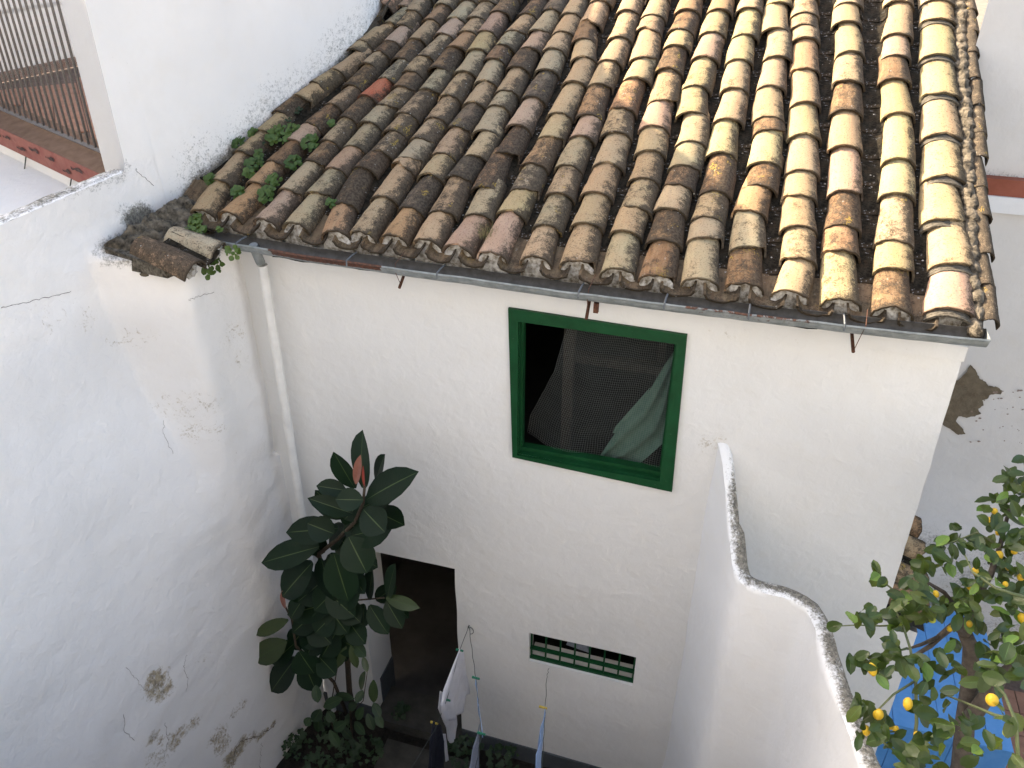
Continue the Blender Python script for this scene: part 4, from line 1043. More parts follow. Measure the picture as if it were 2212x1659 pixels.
# ------------------------------------------------------------------ right-hand yard floor and the blue box
yf = grid_sheet('yard_floor', 1.2, 6.5, 3.0, 7.6, ZG, M['grout'], 3, 0)
tm = MB(); tm.box((-.145, -.145, 0), (.145, .145, .012)); tmm = tm.mesh('floor_tile'); tmm.materials.append(M['terracotta'])
random.seed(1)
for i in range(9):
    for j in range(9):
        o = bpy.data.objects.new('floor_tile', tmm); COL.objects.link(o); o.parent = yf; o.location = (2.55+i*.3, 4.8+j*.3, ZG-.002+random.uniform(0, .002))
bt = thing('blue_table', 'large blue painted plank topped table under the lemon tree', 'table', (2.4, 6.2, ZG))
bz_ = -6.72; random.seed(12)
Ytab0, Ytab1, Xt0, Xt1 = 5.62, 7.25, 1.78, 2.98
for k in range(6):
    a = lerp(Xt0, Xt1, k/6); b = lerp(Xt0, Xt1, (k+1)/6)-.006; dz = random.uniform(-.003, .003)
    mb = MB(); mb.box((a, Ytab0, bz_-.035+dz), (b, Ytab1, bz_+dz)); part('plank', mb.mesh('plank'), M['blue'], bt)
for k in range(5):
    a = lerp(Xt0, Xt1, k/5); b = lerp(Xt0, Xt1, (k+1)/5)-.006
    mb = MB(); mb.box((a, Ytab0+.01, ZG+.02), (b, Ytab0+.035, bz_-.036)); part('front_board', mb.mesh('front_board'), M['blue'], bt)
mb = MB(); mb.box((Xt1-.05, Ytab0+.036, ZG+.01), (Xt1-.02, Ytab1-.02, bz_-.036)); part('side_board', mb.mesh('side_board'), M['blue'], bt)

# ------------------------------------------------------------------ the house the picture is taken from (unseen behind the eye, wall shaped for shade and bounce)
own = thing('lookout_house', 'unseen house wall behind the viewpoint, height and blue-grey tint set for the light', 'house', (0, -.6, ZG))
mb = MB(); mb.box((-7, -1.0, ZG), (9, -.55, 3.2)); part('wall', mb.mesh('wall'), M['own'], own)
mb = MB(); mb.box((-6, -.549, ZG), (3.4, 1.45, -3.75)); part('shade_block', mb.mesh('shade_block'), M['plaster_grey'], own)  # unseen block added to narrow and darken the low courtyard

# ------------------------------------------------------------------ leaves
def leaf_mesh(name, B, T, width, nrm, mats, droop=.1, fold=.12, nl=7, tipsharp=1.0, rib=.045, wave=0):
    B, T = Vector(B), Vector(T); ax = T-B; ln_ = ax.length; ax.normalize()
    side = ax.cross(nrm).normalized(); up = side.cross(ax).normalized()
    cols = (-1, -.5, -rib, rib, .5, 1); vv = []; ff = []; mi = []
    for j in range(nl+1):
        t = j/nl
        wdt = (sin(pi*min(1, t*.97+.015))**.62)*width/2 if t < 1 else .001
        if t > .8: wdt *= lerp(1, .35, ((t-.8)/.2)**1.5) if t < 1 else 1
        for c in cols:
            p = B+ax*(ln_*t)+side*(c*wdt)+up*(fold*abs(c)*wdt+droop*ln_*(.25-(t-.5)**2)*1.2+wave*sin(t*9+c*2)*wdt)
            vv.append(p)
    for j in range(nl):
        for i in range(5):
            a = j*6+i; ff.append((a, a+1, a+7, a+6)); mi.append(1 if i == 2 else 0)
    m = mesh(name, vv, ff); m.polygons.foreach_set('material_index', mi)
    for q in mats: m.materials.append(q)
    for p in m.polygons: p.use_smooth = True
    return m
# rubber plant: (base, tip, width) read off the plant in its own upright plane, each with its own depth
rp = thing('rubber_plant', 'tall rubber plant with big dark glossy leaves in the corner by the drain pipe', 'plant', (-2.85, 4.55, ZG))
FL = [(640,330,638,78,104,0),(600,330,508,172,84,.04),(700,300,740,180,66,.05),(655,385,880,263,112,-.08),(640,385,520,383,86,-.1),(560,340,430,320,66,.05),(620,430,797,352,90,.03),(590,450,395,383,70,-.02),
(640,430,735,530,118,-.12),(560,470,425,350,92,.05),(700,440,825,500,92,.04),(585,555,765,515,118,-.03),(520,520,295,538,104,-.02),(570,560,650,718,128,-.12),(500,545,385,500,96,-.08),(430,607,180,677,112,-.08),
(500,640,565,848,124,-.16),(400,680,268,832,122,-.1),(440,660,500,850,96,-.05),(380,690,262,765,70,.02),(600,860,575,740,64,.05),(665,855,684,727,72,-.02),(755,850,790,703,68,-.03),(750,850,895,895,50,-.05),(750,865,820,985,72,0),
(648,880,640,972,76,-.03),(670,885,752,1012,80,-.04),(520,865,300,925,110,-.04),(450,890,318,1005,100,0),(570,960,645,1060,92,-.04),(470,985,350,1062,100,-.03),(285,955,140,1020,52,-.05),(275,1055,133,1140,92,-.08),
(315,1065,215,1155,86,-.03),(320,1135,213,1283,100,-.1),(335,1105,400,1200,112,-.1),(360,1160,412,1284,96,-.08),(430,1130,505,1210,92,-.05),(410,870,330,950,84,.02),(520,1000,450,1120,100,-.02),(480,900,560,1010,104,-.06),(390,960,480,1060,110,-.04),
(540,780,420,900,110,.02),(600,720,560,900,100,.05),(460,760,340,860,110,.03),(560,700,640,820,80,.08),(520,1040,620,1100,84,.02),(430,1010,380,1110,90,-.06),(470,820,590,930,100,-.04),(360,850,300,940,84,.0),(500,930,420,1010,100,-.08),(540,880,620,960,90,-.05),
(640,380,560,470,90,.08),(620,500,560,430,84,.09),(520,560,600,640,96,.1),(480,600,560,520,90,.1),(450,640,380,560,84,.06),(600,560,680,620,84,.08),(560,480,650,560,90,.06),(480,640,560,760,110,.1),(380,840,300,800,80,.08),(440,1000,520,1060,100,.08),(360,1000,300,1080,84,.05),(540,1080,470,1160,90,.06),(640,600,560,760,110,.1),(520,660,470,800,110,.08),(420,740,300,800,100,.08),(560,830,500,960,110,.08),(350,900,420,1010,100,.06),(620,960,540,1040,100,.05),(480,1060,560,1140,96,.04),(600,640,700,700,80,.08),(700,860,790,800,66,.06),(780,870,850,940,60,.05)]
def c5(x, y): return (493.7+x*.4544, 905+y*.4544)
random.seed(31)
for k, (bx_, by_, tx_, ty_, w_, dz_) in enumerate(FL):
    yb = 4.42+dz_+(.06 if by_ > 850 else 0)
    B = at_y(*c5(bx_, by_), yb); T = at_y(*c5(tx_, ty_), yb-random.uniform(.02, .13))
    scale = w_*1.32*.4544/F*(B.dot(fw)); T = B+(T-B)*1.10; nrm = Vector((random.uniform(-.35, .35), -.75+random.uniform(-.2, .2), .75))
    light = k in (23, 31, 32)
    part('leaf', leaf_mesh('leaf', B, T, scale, nrm, [M['ficus_light'] if light else M['ficus'], M['ficus_rib']], random.uniform(.0, .10), random.uniform(.1, .28), rib=.035), None, rp)
for (a, b, w_, mt, lab) in (((605, 310), (628, 170), 44, 'sheath', 'pinkish new leaf at the tip'), ((268, 900), (256, 815), 30, 'sheath', 'reddish new leaf low on the left'), ((645, 320), (640, 222), 16, 'redbud', 'red leaf bud')):
    B = at_y(*c5(*a), 4.25); T = at_y(*c5(*b), 4.22)
    part('leaf', leaf_mesh('leaf', B, T, w_*.4544/F*B.dot(fw), Vector((0, -1, .5)), [M[mt], M[mt]], .05, .3), None, rp, label=lab)
mb = MB()
def stem(pts, r0, r1, yv=4.46, n=7):
    P = [at_y(*c5(x, y), yv+dy) for x, y, dy in pts]; mb.tube(P, [lerp(r0, r1, i/(len(P)-1)) for i in range(len(P))], n)
stem([(600, 1420, .12), (575, 1300, .1), (565, 1150, .08), (510, 1000, .05), (470, 850, .03), (440, 700, .0), (430, 640, -.02), (520, 570, -.03), (600, 490, -.05), (640, 400, -.06), (648, 310, -.1)], .030, .010)
stem([(560, 1400, .1), (500, 1250, .05), (400, 1150, .0), (320, 1080, -.05), (300, 950, -.06), (268, 890, -.1)], .018, .008)
stem([(480, 900, .04), (600, 862, .0), (740, 850, -.03)], .010, .006); stem([(430, 660, 0), (400, 640, 0), (420, 605, 0)], .010, .005)
stem([(430, 607, 0), (380, 600, -.04), (300, 640, -.08)], .006, .004)
pt = part('trunk', mb.mesh('trunk'), M['stem'], rp, 180)
# lighter shrub at its foot
ls = thing('laurel_shrub', 'smaller shrub with oblong mid-green leaves growing below the rubber plant', 'shrub', (-2.75, 4.4, ZG))
FL2 = [(560,1080,520,1180,40),(580,1080,612,1185,42),(600,1070,655,1130,60),(640,1130,660,1205,32),(650,1200,628,1290,44),(640,1290,605,1350,40),(690,1240,690,1350,48),(415,1265,425,1350,50),(540,1330,450,1370,56),(470,1390,505,1440,52),(440,1380,400,1440,54),(430,1400,425,1490,46),(390,1420,365,1460,44),(610,1350,570,1380,44),(690,1350,720,1420,44),(640,1370,610,1430,44),(700,1400,735,1470,40),(660,1400,690,1480,44),(560,1440,500,1480,50),(540,1470,590,1520,46),(510,1310,600,1330,40),(480,1480,530,1560,46),(600,1440,650,1500,46)]
for k, (a, b, c, d, w_) in enumerate(FL2):
    yb = 4.35+random.uniform(-.08, .08); B = at_y(*c5(a, b), yb); T = at_y(*c5(c, d), yb-random.uniform(.03, .1))
    part('leaf', leaf_mesh('leaf', B, T, w_*.4544/F*B.dot(fw), Vector((random.uniform(-.4, .4), -.7, .8)), [M['ficus_light'] if k in (0, 1, 3, 4, 6) else M['weed2'], M['ficus_rib']], .1, .2, rib=.03), None, ls)
mb = MB(); stem([(590, 1560, .15), (580, 1400, .1), (575, 1250, .05), (580, 1080, .0)], .014, .005); stem([(530, 1560, .1), (480, 1420, .02), (500, 1280, .0), (520, 1170, .0)], .008, .004); stem([(580, 1400, .05), (640, 1340, 0), (660, 1200, 0)], .006, .003)
part('stem', mb.mesh('stem'), M['stem'], ls, 180)
# dark ground plants
def clump(name, centre, nrm, rad, n, size, mat, seed, label, cat='plant', round_=True, height=.05, group=None, elong=1.0):
    rnd = random.Random(seed); mb = MB(); nrm = Vector(nrm).normalized(); t1 = nrm.orthogonal().normalized(); t2 = nrm.cross(t1)
    centre = Vector(centre)
    for i in range(n):
        a = rnd.uniform(0, 2*pi); r = rad*sqrt(rnd.random()); c = centre+(t1*cos(a)*elong+t2*sin(a))*r+nrm*rnd.uniform(.2, 1)*height*(1-.5*(r/rad)**2)
        d = (nrm+Vector((rnd.uniform(-.6, .6), rnd.uniform(-.9, .3), rnd.uniform(-.2, .6)))).normalized(); s = size*rnd.uniform(.55, 1.2)
        u = d.orthogonal().normalized(); v = d.cross(u); m_ = 9; ph = rnd.uniform(0, 6)
        ring = [c+(u*cos(ph+2*pi*q/m_)+v*sin(ph+2*pi*q/m_))*s*(1+.06*sin(q*3+i))*(1 if round_ else (1 if q % 3 else .55)) for q in range(m_)]
        mb.add([c-d*s*.14]+ring, [(0, 1+q, 1+(q+1) % m_) for q in range(m_)])
        if i % 2 == 0:
            b0 = centre+(c-centre)*.5-nrm*.02; e_ = u*.0012; mb.add([b0-e_, b0+e_, c+e_, c-e_], [(0, 1, 2, 3)])
    o = obj(name, mb.mesh(name), mat, smooth=180); return tag(o, label, cat, group)
GP = [((520, 1500), .20, 50, 'leafy weed with frilled leaves under the shrub'), ((660, 1580), .16, 40, 'broad-leaved weed beside the concrete path'), ((330, 1560), .14, 40, 'low leafy weed at the foot of the left wall'), ((430, 1640), .14, 36, 'dark weed clump at the bottom edge below the shrub'), ((1120, 1600), .2, 60, 'mossy ground weeds between the doorstep and the towels'), ((1300, 1640), .2, 50, 'weeds growing along the grey plinth'), ((560, 1620), .16, 40, 'dark weeds between the path and the left wall'), ((820, 1400), .10, 22, 'small weed beside the doorway edge')]
for k, ((x, y), r, n, lab) in enumerate(GP):
    c = at_z(*c5(x, y), ZG+.12); clump('ground_weed', c, (0, -.2, 1), r, n, .035, M['weed2'], 50+k, lab, round_=False, height=.14)
# rooftop weeds
WD = [((1250, 250), .085, 46, 'thick clump of round green leaves on the second row of tiles'), ((1430, 160), .04, 16, 'tuft of round leaves just above the thick clump'), ((1650, 340), .06, 34, 'round-leaved clump in the channel right of the pink tile'), ((1440, 580), .055, 28, 'round-leaved clump above the long grey tile'), ((950, 600), .06, 30, 'bright clump in the first channel from the wall'), ((1000, 480), .03, 10, 'small bright leaves against the first row'), ((880, 710), .035, 12, 'little weed trailing below the bright clump'), ((1100, 980), .06, 36, 'dark green clump between the second and third eave tiles'), ((1190, 810), .05, 22, 'spreading leaves above the second eave channel'),
      ((760, 340), .045, 20, 'olive clump growing against the white wall'), ((930, 215), .03, 10, 'small clump on the wall foot above the olive one'), ((400, 790), .035, 14, 'weed at the wall foot beside the first eave tile'), ((740, 950), .04, 18, 'dark leaves beside the first eave tile'), ((1900, 1090), .035, 12, 'two round leaves low in the fourth channel'), ((1920, 110), .025, 8, 'tiny weed between the third and fourth rows'), ((200, 1270), .045, 20, 'clump under the lip of the first tile'), ((240, 1410), .05, 22, 'clump spilling over the left end of the gutter'), ((490, 1385), .02, 3, 'single round leaf on the gutter lip'), ((110, 1390), .03, 10, 'leaves on the mortar left of the gutter')]
for k, ((x, y), r, n, lab) in enumerate(WD):
    px, py = (700+x/3.16)*.5486, (450+y/3.16)*.5486; c = on_roof(px, py)
    clump('rooftop_weed', c-RN*(.02 if y < 1200 else .05), RN+Vector((0, -.3, 0)), r*1.15, int(n*1.9), .018, M['weed'], 80+k, lab, height=.045)
for k, (px, py, lab) in enumerate([(468, 572, 'yellowish weed hanging from the tile stub below the gutter'), (505, 545, 'weed hanging under the left end of the gutter'), (452, 590, 'drooping leaves at the lip of the stub tile')]):
    c = at_y(px, py, 4.62-.04*k); clump('hanging_weed', c, (.1, -1, .4), .055 if k < 2 else .04, 22, .017, M['weed'], 120+k, lab, height=.04)
for k, (px, py) in enumerate([(640, 228), (690, 185), (560, 300), (615, 250), (735, 145), (455, 395), (760, 60)]):
    c = on_roof(px, py); clump('wall_foot_weed', c-RN*.05, RN, .035, 12, .012, M['weed2'], 140+k, ['dark weed at the wall foot just above the big green clump', 'dark weed at the wall foot level with the red tile', 'dark weed at the wall foot left of the bright clump', 'dark weed wedged between the wall and the first row of tiles, above the olive clump', 'dark weed at the wall foot near the ragged top left tile', 'dark weed at the wall foot nearest the gutter end', 'topmost dark weed beside the ragged open tile'][k], height=.03, group='dark weeds along the foot of the tall wall')
# dry tuft
mb = MB(); random.seed(14); c = on_roof(1050, 505)-RN*.04
for i in range(60):
    b = c+Vector((random.uniform(-.045, .045), random.uniform(-.05, .05), 0)); h = random.uniform(.05, .15); d = Vector((random.uniform(-.5, .5), random.uniform(-.4, .5), 1)).normalized()
    p1 = b+d*h*.6; p2 = p1+(d+Vector((random.uniform(-.6, .6), 0, -.2))).normalized()*h*.4; e_ = Vector((.0009, 0, 0)); mb.add([b-e_, b+e_, p1+e_, p1-e_, p2], [(0, 1, 2, 3), (3, 2, 4)])
tag(obj('grass_tuft', mb.mesh('grass_tuft'), M['drygrass']), 'dry wispy grass tuft in a channel just above the eave', 'grass')

# ------------------------------------------------------------------ washing lines and clothes
def rope(name, pts, label, wob=.004, r=.0028):
    P = []; k = 0
    for a, b in zip(pts, pts[1:]):
        a, b = Vector(a), Vector(b); n = max(2, int((b-a).length/.05))
        for i in range(n):
            q = a.lerp(b, i/n); P.append(q+Vector((wob*sin(k*1.9), 0, wob*cos(k*2.3)))); k += 1
    P.append(Vector(pts[-1])); mb = MB(); mb.tube(P, r, 5)
    return tag(obj(name, mb.mesh(name), M['line'], smooth=180), label, 'clothes line')
hook = at_y(1013, 1352, 4.99)
LA = at_x(993, 1405, -1.89); LB = at_x(965, 1512, -1.90); LC = at_x(940, 1575, -1.92)
rope('clothes_line', [hook, LA, LB, LC, (-2.0, 2.9, -6.15), (-2.1, -.5, -6.0)], 'thin line from the wall hook through the white vest', .001, .0026)
l2 = [hook, at_z(1019, 1400, -6.05), at_z(1028, 1465, -6.08), at_z(1040, 1585, -6.1), Vector((-1.3, 3.2, -6.1)), Vector((-.8, -.5, -6.0))]
rope('clothes_line', l2, 'wavy middle line from the same wall hook with the thin pale towel')
v0 = at_y(1186, 1440, 5.04)
l3 = [v0, at_z(1181, 1465, -6.1), at_z(1178, 1530, -6.12), at_z(1172, 1650, -6.12), Vector((-.8, 3.2, -6.1)), Vector((-.4, -.5, -6.0))]
rope('clothes_line', l3, 'wavy right-hand line tied to the bars of the vent')
mb = MB(); P = [hook+Vector((.012+.035*sin(a), -.012, -.045+.045*cos(a))) for a in [i*pi/9 for i in range(10)]]; mb.tube(P, .003, 5); mb.tube([hook+Vector((0, .02, 0)), hook+Vector((0, -.03, .0))], .005, 6)
tag(obj('wall_hook', mb.mesh('wall_hook'), M['line']), 'small dark wire hook on the wall beside the doorway', 'hook')
def cloth(name, grid, mat, label, amp=.02, freq=4, cat='clothes', thick=.004):
    """grid: rows of points; folds pushed along the cloth's own normal"""
    nr, nc = 12, 12; R_ = len(grid)-1; C_ = len(grid[0])-1; P = []
    for j in range(nr*2+1):
        v = j/(nr*2)*R_; jj = min(int(v), R_-1); fv = v-jj
        for i in range(nc+1):
            u = i/nc*C_; ii = min(int(u), C_-1); fu = u-ii
            q = (grid[jj][ii].lerp(grid[jj][ii+1], fu)).lerp(grid[jj+1][ii].lerp(grid[jj+1][ii+1], fu), fv)
            a = amp*(.3+.7*v/R_)*(sin(i/nc*freq*pi)+.6*nz(i*.4, j*.15, 1)); P.append(q+Vector((a, .3*a, 0)))
    ff = [(j*(nc+1)+i, j*(nc+1)+i+1, (j+1)*(nc+1)+i+1, (j+1)*(nc+1)+i) for j in range(nr*2) for i in range(nc)]
    o = obj(name, mesh(name, P, ff), mat, smooth=180); md = o.modifiers.new('thickness', 'SOLIDIFY'); md.thickness = thick
    return tag(o, label, cat)
X = lambda x, y, k=-1.89: at_x(x, y, k)
vest = cloth('white_vest', [[X(992, 1402), X(995, 1402), X(999, 1404)], [X(973, 1450), X(990, 1450), X(1006, 1452)], [X(958, 1490), X(985, 1490), X(1015, 1498)], [X(950, 1520), X(975, 1520), X(1008, 1500)], [X(958, 1560), X(980, 1555), X(999, 1535)]], M['white_cloth'], 'white vest pegged by its straps to the left-hand line', .022, 5)
cloth('white_cloth', [[X(950, 1492, -1.93), X(962, 1500, -1.93), X(978, 1508, -1.93)], [X(946, 1530, -1.93), X(966, 1535, -1.93), X(985, 1540, -1.93)], [X(962, 1570, -1.93), X(975, 1580, -1.93), X(988, 1565, -1.93)], [X(968, 1600, -1.93), X(974, 1605, -1.93), X(982, 1596, -1.93)]], M['white_cloth'], 'second white garment hanging just below and in front of the vest', .015, 4)
cloth('navy_trousers', [[X(935, 1558, -1.96), X(944, 1562, -1.96), X(952, 1568, -1.96)], [X(928, 1600, -1.96), X(945, 1605, -1.96), X(960, 1600, -1.96)], [X(922, 1700, -1.96), X(940, 1705, -1.96), X(958, 1700, -1.96)]], M['navy_cloth'], 'dark navy garment hanging from the left line at the bottom edge', .02, 3)
cloth('white_strap', [[X(956, 1585, -1.95), X(962, 1585, -1.95)], [X(962, 1645, -1.95), X(969, 1642, -1.95)]], M['white_cloth'], 'narrow white strip hanging beside the navy garment', .004, 2)
def towel(name, a, b, drop, mat, label, spread=.03, amp=.012, freq=5):
    a, b = Vector(a), Vector(b); g = []
    for k in range(5):
        t = k/4; row = []
        for q in range(5):
            p = a.lerp(b, q/4)+Vector((0, 0, -drop*t)); row.append(p+Vector((spread*t*(q/4-.5), 0, 0)))
        g.append(row)
    return cloth(name, g, mat, label, amp, freq, 'towel')
towel('striped_towel', l2[2], l2[3]+Vector((0, .02, 0)), .08, M['blue_cloth'], 'thin pale blue strip of towel folded over the middle line', .01, .006, 3)
towel('grey_towel', l2[3]+Vector((-.05, .10, -.03)), l2[3]+Vector((.02, -.5, -.03)), .95, M['greycloth'], 'grey-blue towel hanging below the middle line', .06, .016, 4)
towel('blue_towel', l3[2]+Vector((0, .0, .005)), l3[2]+Vector((.09, -.75, 0)), 1.05, M['blue_cloth'], 'light blue towel draped over the right-hand line', .16, .035, 6)
for k, (p, mt, lab) in enumerate([(LA, 'peg_green', 'dark green peg at the top of the white vest'), (LB, 'peg_green', 'green peg on the second white garment'), (l2[2], 'peg_green', 'green peg at the top of the pale towel strip'), (l2[3], 'peg_green', 'green peg at the lower end of the pale towel strip'), (l3[2]+Vector((-.02, 0, 0)), 'peg_yellow', 'yellow peg on the light blue towel'), (X(938, 1562, -1.96), 'peg_yellow', 'yellow peg on the navy garment')]):
    mb = MB()
    for s in (-1, 1): mb.hexa([Vector(p)+Vector(q) for q in ((-.035, s*.004-.003, -.006), (.035, s*.002-.003, -.006), (.035, s*.002+.003, -.006), (-.035, s*.004+.003, -.006), (-.035, s*.004-.003, .012), (.035, s*.002-.003, .010), (.035, s*.002+.003, .010), (-.035, s*.004+.003, .012))])
    mb.tube([Vector(p)+Vector((0, -.009, .004)), Vector(p)+Vector((0, .009, .004))], .006, 6)
    tag(obj('clothes_peg', mb.mesh('clothes_peg'), M[mt]), lab, 'clothes peg')

# ------------------------------------------------------------------ lemon tree
lt_ = thing('lemon_tree', 'lemon tree full of yellow fruit in front of the right-hand yard', 'tree', (1.95, 4.0, ZG))
mb = MB()
def br(pts, r0, r1, n=7):
    P = [at_d(x, y, t) for x, y, t in pts]; m_ = MB(); m_.tube(P, [lerp(r0, r1, i/(len(P)-1)) for i in range(len(P))], n); nm = 'limb' if r0 > .0135 else 'twig'; part(nm, m_.mesh(nm), M['bark' if r0 > .0135 else 'twig'], tr, 180)
base_p = Vector((1.95, 4.0, ZG+.0)); tp = at_d(2078, 1659, 5.2)
mb.tube([base_p, lerp(base_p, tp, .5)+Vector((.03, .02, 0)), tp, at_d(2085, 1560, 5.1), at_d(2095, 1480, 5.0), at_d(2098, 1400, 4.95), at_d(2085, 1370, 4.9)], [.085, .075, .062, .055, .050, .046, .04], 9)
tr = part('trunk', mb.mesh('trunk'), M['bark'], lt_, 180)
mb = MB()
br([(2092, 1560, 5.0), (2120, 1520, 4.9), (2160, 1465, 4.85), (2212, 1420, 4.8), (2260, 1380, 4.7)], .05, .03)
br([(2085, 1370, 4.9), (2060, 1350, 4.85), (2030, 1375, 4.8), (2010, 1395, 4.75), (1970, 1420, 4.7)], .026, .010); br([(2030, 1375, 4.8), (1990, 1392, 4.7), (1960, 1402, 4.65)], .014, .006)
br([(2085, 1370, 4.9), (2095, 1330, 4.85), (2105, 1300, 4.8), (2140, 1240, 4.8), (2160, 1180, 4.9), (2180, 1100, 5.0)], .032, .010)
br([(2085, 1370, 4.9), (2070, 1320, 4.8), (2040, 1280, 4.7), (1990, 1250, 4.7)], .022, .007)
br([(1970, 1650, 4.2), (1980, 1560, 4.2), (1978, 1470, 4.3), (1966, 1400, 4.4), (1950, 1350, 4.5), (1935, 1320, 4.5)], .010, .006, 6)
br([(2212, 1290, 4.4), (2150, 1270, 4.4), (2100, 1235, 4.5), (2085, 1200, 4.6)], .009, .004, 6)
br([(1950, 1350, 4.5), (1900, 1352, 4.5), (1850, 1350, 4.55), (1800, 1353, 4.6)], .006, .003, 5); br([(1960, 1300, 4.6), (1925, 1270, 4.65), (1895, 1248, 4.7), (1885, 1235, 4.7)], .006, .003, 5)
br([(1978, 1470, 4.3), (1930, 1500, 4.25), (1900, 1530, 4.2), (1860, 1560, 4.2)], .007, .003, 5); br([(1960, 1400, 4.5), (1910, 1415, 4.45), (1870, 1430, 4.4)], .007, .003, 5)
br([(2212, 1560, 3.8), (2150, 1545, 3.9), (2090, 1520, 4.1), (2040, 1500, 4.3)], .010, .004, 6); br([(2200, 1659, 3.6), (2195, 1560, 3.6), (2170, 1500, 3.7), (2150, 1480, 3.7)], .010, .006, 6)
br([(1890, 1590, 4.2), (1930, 1620, 4.2), (1980, 1659, 4.2)], .008, .005, 5); br([(2160, 1180, 4.9), (2110, 1150, 4.9), (2060, 1170, 4.9), (2030, 1180, 4.9)], .008, .003, 5)
BL_ = [(2195,1030,38,5.0,9),(2200,1075,40,5.0,9),(2150,1095,34,5.0,8),(2185,1120,45,4.9,9),(2135,1150,30,4.9,6),(2060,1160,32,4.9,9),(2025,1182,20,4.9,4),(2045,1215,32,4.8,7),(2120,1210,42,4.8,10),(2180,1195,38,4.8,9),(2190,1260,40,4.7,10),(2125,1265,35,4.6,8),(2090,1290,35,4.7,8),(1995,1225,20,4.7,5),(1975,1255,28,4.6,5),(2020,1300,38,4.6,9),(1985,1320,32,4.6,8),(2050,1320,36,4.6,9),(2100,1330,34,4.6,7),(2180,1320,38,4.6,9),(1948,1290,26,4.6,7),(1888,1240,16,4.7,4),(1905,1262,9,4.7,2),(1940,1325,26,4.5,7),(1868,1322,18,4.5,4),(1845,1335,12,4.5,2),(1890,1340,20,4.5,5),(1797,1353,6,4.6,1),(1928,1392,16,4.4,3),(1935,1360,18,4.4,3),
(1845,1425,14,4.4,3),(1880,1425,24,4.3,5),(1930,1430,34,4.3,8),(1975,1440,28,4.3,5),(1905,1470,20,4.3,3),(2010,1440,20,4.4,3),(2035,1425,18,4.4,3),(2055,1452,22,4.4,3),(2110,1455,28,4.2,5),(2150,1440,28,4.3,6),(2190,1420,30,4.3,7),(2200,1380,28,4.4,6),(2170,1370,26,4.5,5),(2055,1395,14,4.6,2),(2120,1400,18,4.5,3),(2000,1490,24,4.3,4),(2045,1510,24,4.2,4),(2140,1470,24,4.0,3),(1855,1530,22,4.2,6),(1890,1535,24,4.2,4),(1870,1590,26,4.2,6),(1905,1575,26,4.2,6),(1935,1600,28,4.2,6),(1985,1540,24,4.2,4),(2000,1600,26,4.1,5),(1990,1530,16,4.2,2),(2045,1570,32,4.0,7),(2085,1580,34,4.0,7),(2020,1640,26,4.0,5),(1955,1640,34,4.1,8),(2100,1620,26,4.0,4),(2150,1590,18,3.8,3),(1985,1655,24,4.1,4),(2180,1560,18,3.6,3),(2205,1640,20,3.7,3),(2150,1520,12,3.6,2),(2205,1160,24,4.9,6),(2208,1460,20,4.2,4)]
random.seed(77); nleaf = 0; rest = MB()
LM = []
for k in range(10):
    young = k >= 8
    m_ = leaf_mesh('leaf', (0, 0, 0), (0, 1, 0), random.uniform(.48, .62), Vector((0, 0, 1)), [M['lemonleaf2'] if young else M['lemonleaf'], M['lemonrib']], random.uniform(-.05, .22), random.uniform(.1, .5), 5, rib=.03, wave=random.uniform(0, .12)); LM.append(m_)
lc = part('crown', None, None, lt_) if False else bpy.data.objects.new('crown', None)
COL.objects.link(lc); lc.parent = lt_; lc.matrix_parent_inverse = world(lt_).inverted()
leaves = []
for (cx, cy, r, t, n) in BL_:
    C0 = at_d(cx, cy, t)
    for i in range(int(n*(1.75 if cx > 2070 and cy < 1430 else 1.3)+.5)):
        a = random.uniform(0, 2*pi); q = r*sqrt(random.random()); px, py = cx+cos(a)*q, cy+sin(a)*q
        P = at_d(px, py, t+random.uniform(-.16, .16)); out = (P-C0); out.z -= .03
        d = (out.normalized()*1.0+Vector((random.uniform(-1, 1), random.uniform(-1, 1), random.uniform(-.9, .3)))).normalized()
        leaves.append((P, d, random.uniform(.078, .128), -r))
random.shuffle(leaves)
for (cx, cy, r, t, n) in [(2250,1060,60,5.1,16),(2290,1150,70,5.0,20),(2260,1250,60,4.8,16),(2330,1260,60,4.9,16),(2270,1350,60,4.6,16),(2330,1420,60,4.7,16),(2260,1480,50,4.3,12),(2380,1340,60,4.9,14)]:
    C0 = at_d(cx, cy, t)                              # the crown goes on past the edge of the picture
    for i in range(n):
        a = random.uniform(0, 2*pi); q = r*sqrt(random.random()); P = at_d(cx+cos(a)*q, cy+sin(a)*q, t+random.uniform(-.2, .2))
        leaves.append((P, ((P-C0).normalized()+Vector((random.uniform(-1, 1), random.uniform(-1, 1), random.uniform(-.9, .3)))).normalized(), random.uniform(.08, .125), 0))
for i, (P, d, ln_, _) in enumerate(leaves):
    Z = Vector((random.uniform(-.5, .5), random.uniform(-.9, .1), random.uniform(.5, 1.2))); X_ = d.cross(Z).normalized(); Z = X_.cross(d).normalized()
    Mx = Matrix((X_*ln_, d*ln_, Z*ln_)).transposed().to_4x4(); Mx.translation = P-d*ln_*.5
    m_ = LM[random.randrange(8)] if random.random() < .84 else LM[8+random.randrange(2)]
    if i < 298:
        o = bpy.data.objects.new('leaf', m_); COL.objects.link(o); o.parent = lc; o.matrix_parent_inverse = world(lc).inverted(); o.matrix_basis = Mx
    else:
        rest.add([Mx @ v.co for v in m_.vertices], [tuple(p.vertices) for p in m_.polygons])
if rest.v:
    o = part('foliage', rest.mesh('foliage'), M['lemonleaf'], lc, 180); o['kind'] = 'stuff'
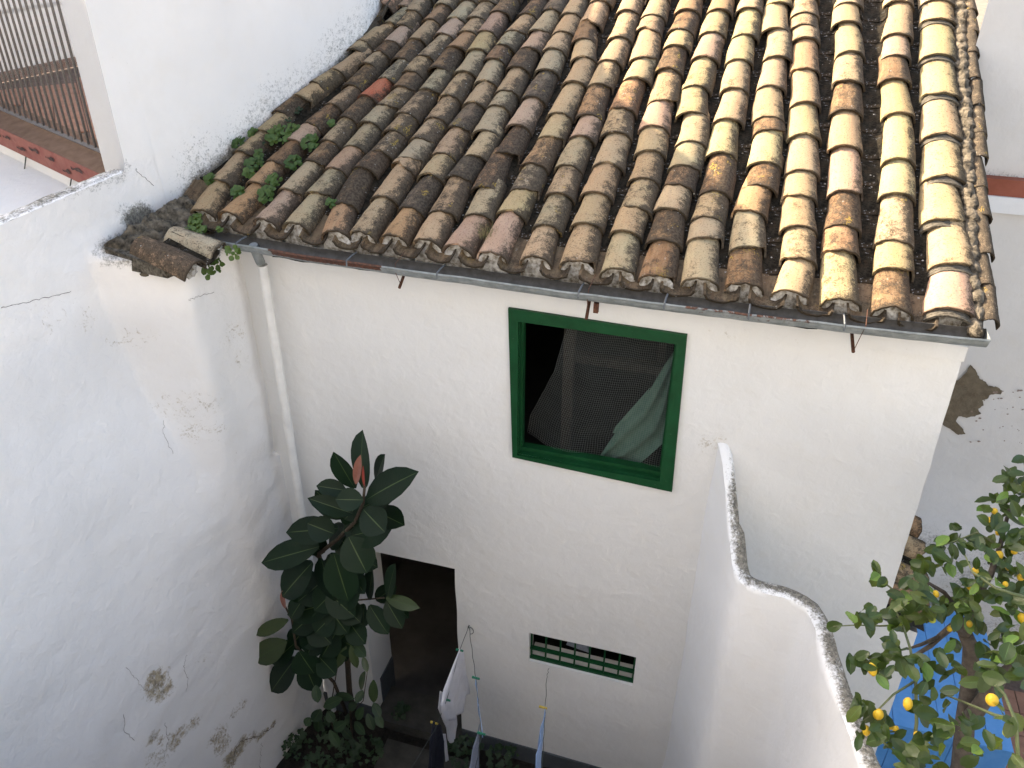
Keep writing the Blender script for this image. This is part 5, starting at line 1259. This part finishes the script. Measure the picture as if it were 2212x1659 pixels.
def lemon_mesh(nm, mat):
    vv = []; ff = []; n, m = 14, 12
    for j in range(m+1):
        th = pi*j/m; z = cos(th); r = sin(th)
        z2 = z*1.12+(.16*max(0, (abs(z)-.88)/.12)*(1 if z < 0 else .4))*(1 if z > 0 else -1)
        for i in range(n): vv.append((r*cos(2*pi*i/n), r*sin(2*pi*i/n), z2))
    for j in range(m):
        for i in range(n): ff.append((j*n+i, (j+1)*n+i, (j+1)*n+(i+1) % n, j*n+(i+1) % n))
    me_ = mesh(nm, vv, ff); me_.materials.append(mat)
    for p in me_.polygons: p.use_smooth = True
    return me_
LE = lemon_mesh('lemon', M['lemon']); LG = lemon_mesh('lemon', M['limey'])
for k, (px, py, rpx, t, g_) in enumerate([(2143,1512,21,3.5,0),(1961,1520,14,4.1,0),(1884,1446,13,4.2,0),(1897,1543,14,4.15,0),(1871,1578,12,4.15,0),(2027,1560,12,4.1,0),(1982,1588,11,4.0,0),(1923,1568,11,4.25,0),(1935,1575,9,4.3,0),(2097,1266,12,4.5,0),(2022,1283,9,4.5,0),(2014,1340,9,4.5,1),(2052,1358,9,4.5,0),(2094,1348,9,4.55,0),(2161,1147,12,4.75,0),(2140,1124,11,4.8,0),(2148,1104,9,4.8,0),(2157,1200,12,4.7,0),(2191,1191,9,4.7,0),(2178,1225,9,4.7,0),(2107,1234,9,4.6,0),(2209,1336,12,4.4,0),(2205,1247,10,4.6,0),(2176,1582,13,3.5,1),(2130,1130,8,4.95,0),(2172,1262,8,4.5,0)]):
    o = bpy.data.objects.new('lemon', LG if g_ else LE); COL.objects.link(o); o.parent = lc; o.matrix_parent_inverse = world(lc).inverted()
    s = min(rpx, 17.5)*.80/F*t; o.matrix_basis = Matrix.Translation(at_d(px, py, t+(.02 if k < 6 else .10))) @ Matrix.Rotation(random.uniform(-.6, .6), 4, 'X') @ Matrix.Rotation(random.uniform(-.6, .6), 4, 'Y') @ Matrix.Diagonal((s*random.uniform(.88, 1.02), s*random.uniform(.9, 1.05), s*random.uniform(.95, 1.2), 1))

# ------------------------------------------------------------------ lift everything so that the ground is at z = 0
for o in list(S.objects):
    if o.parent is None:
        o.location.z += UP
print('covers', nt_cover, 'leaves', len(leaves))
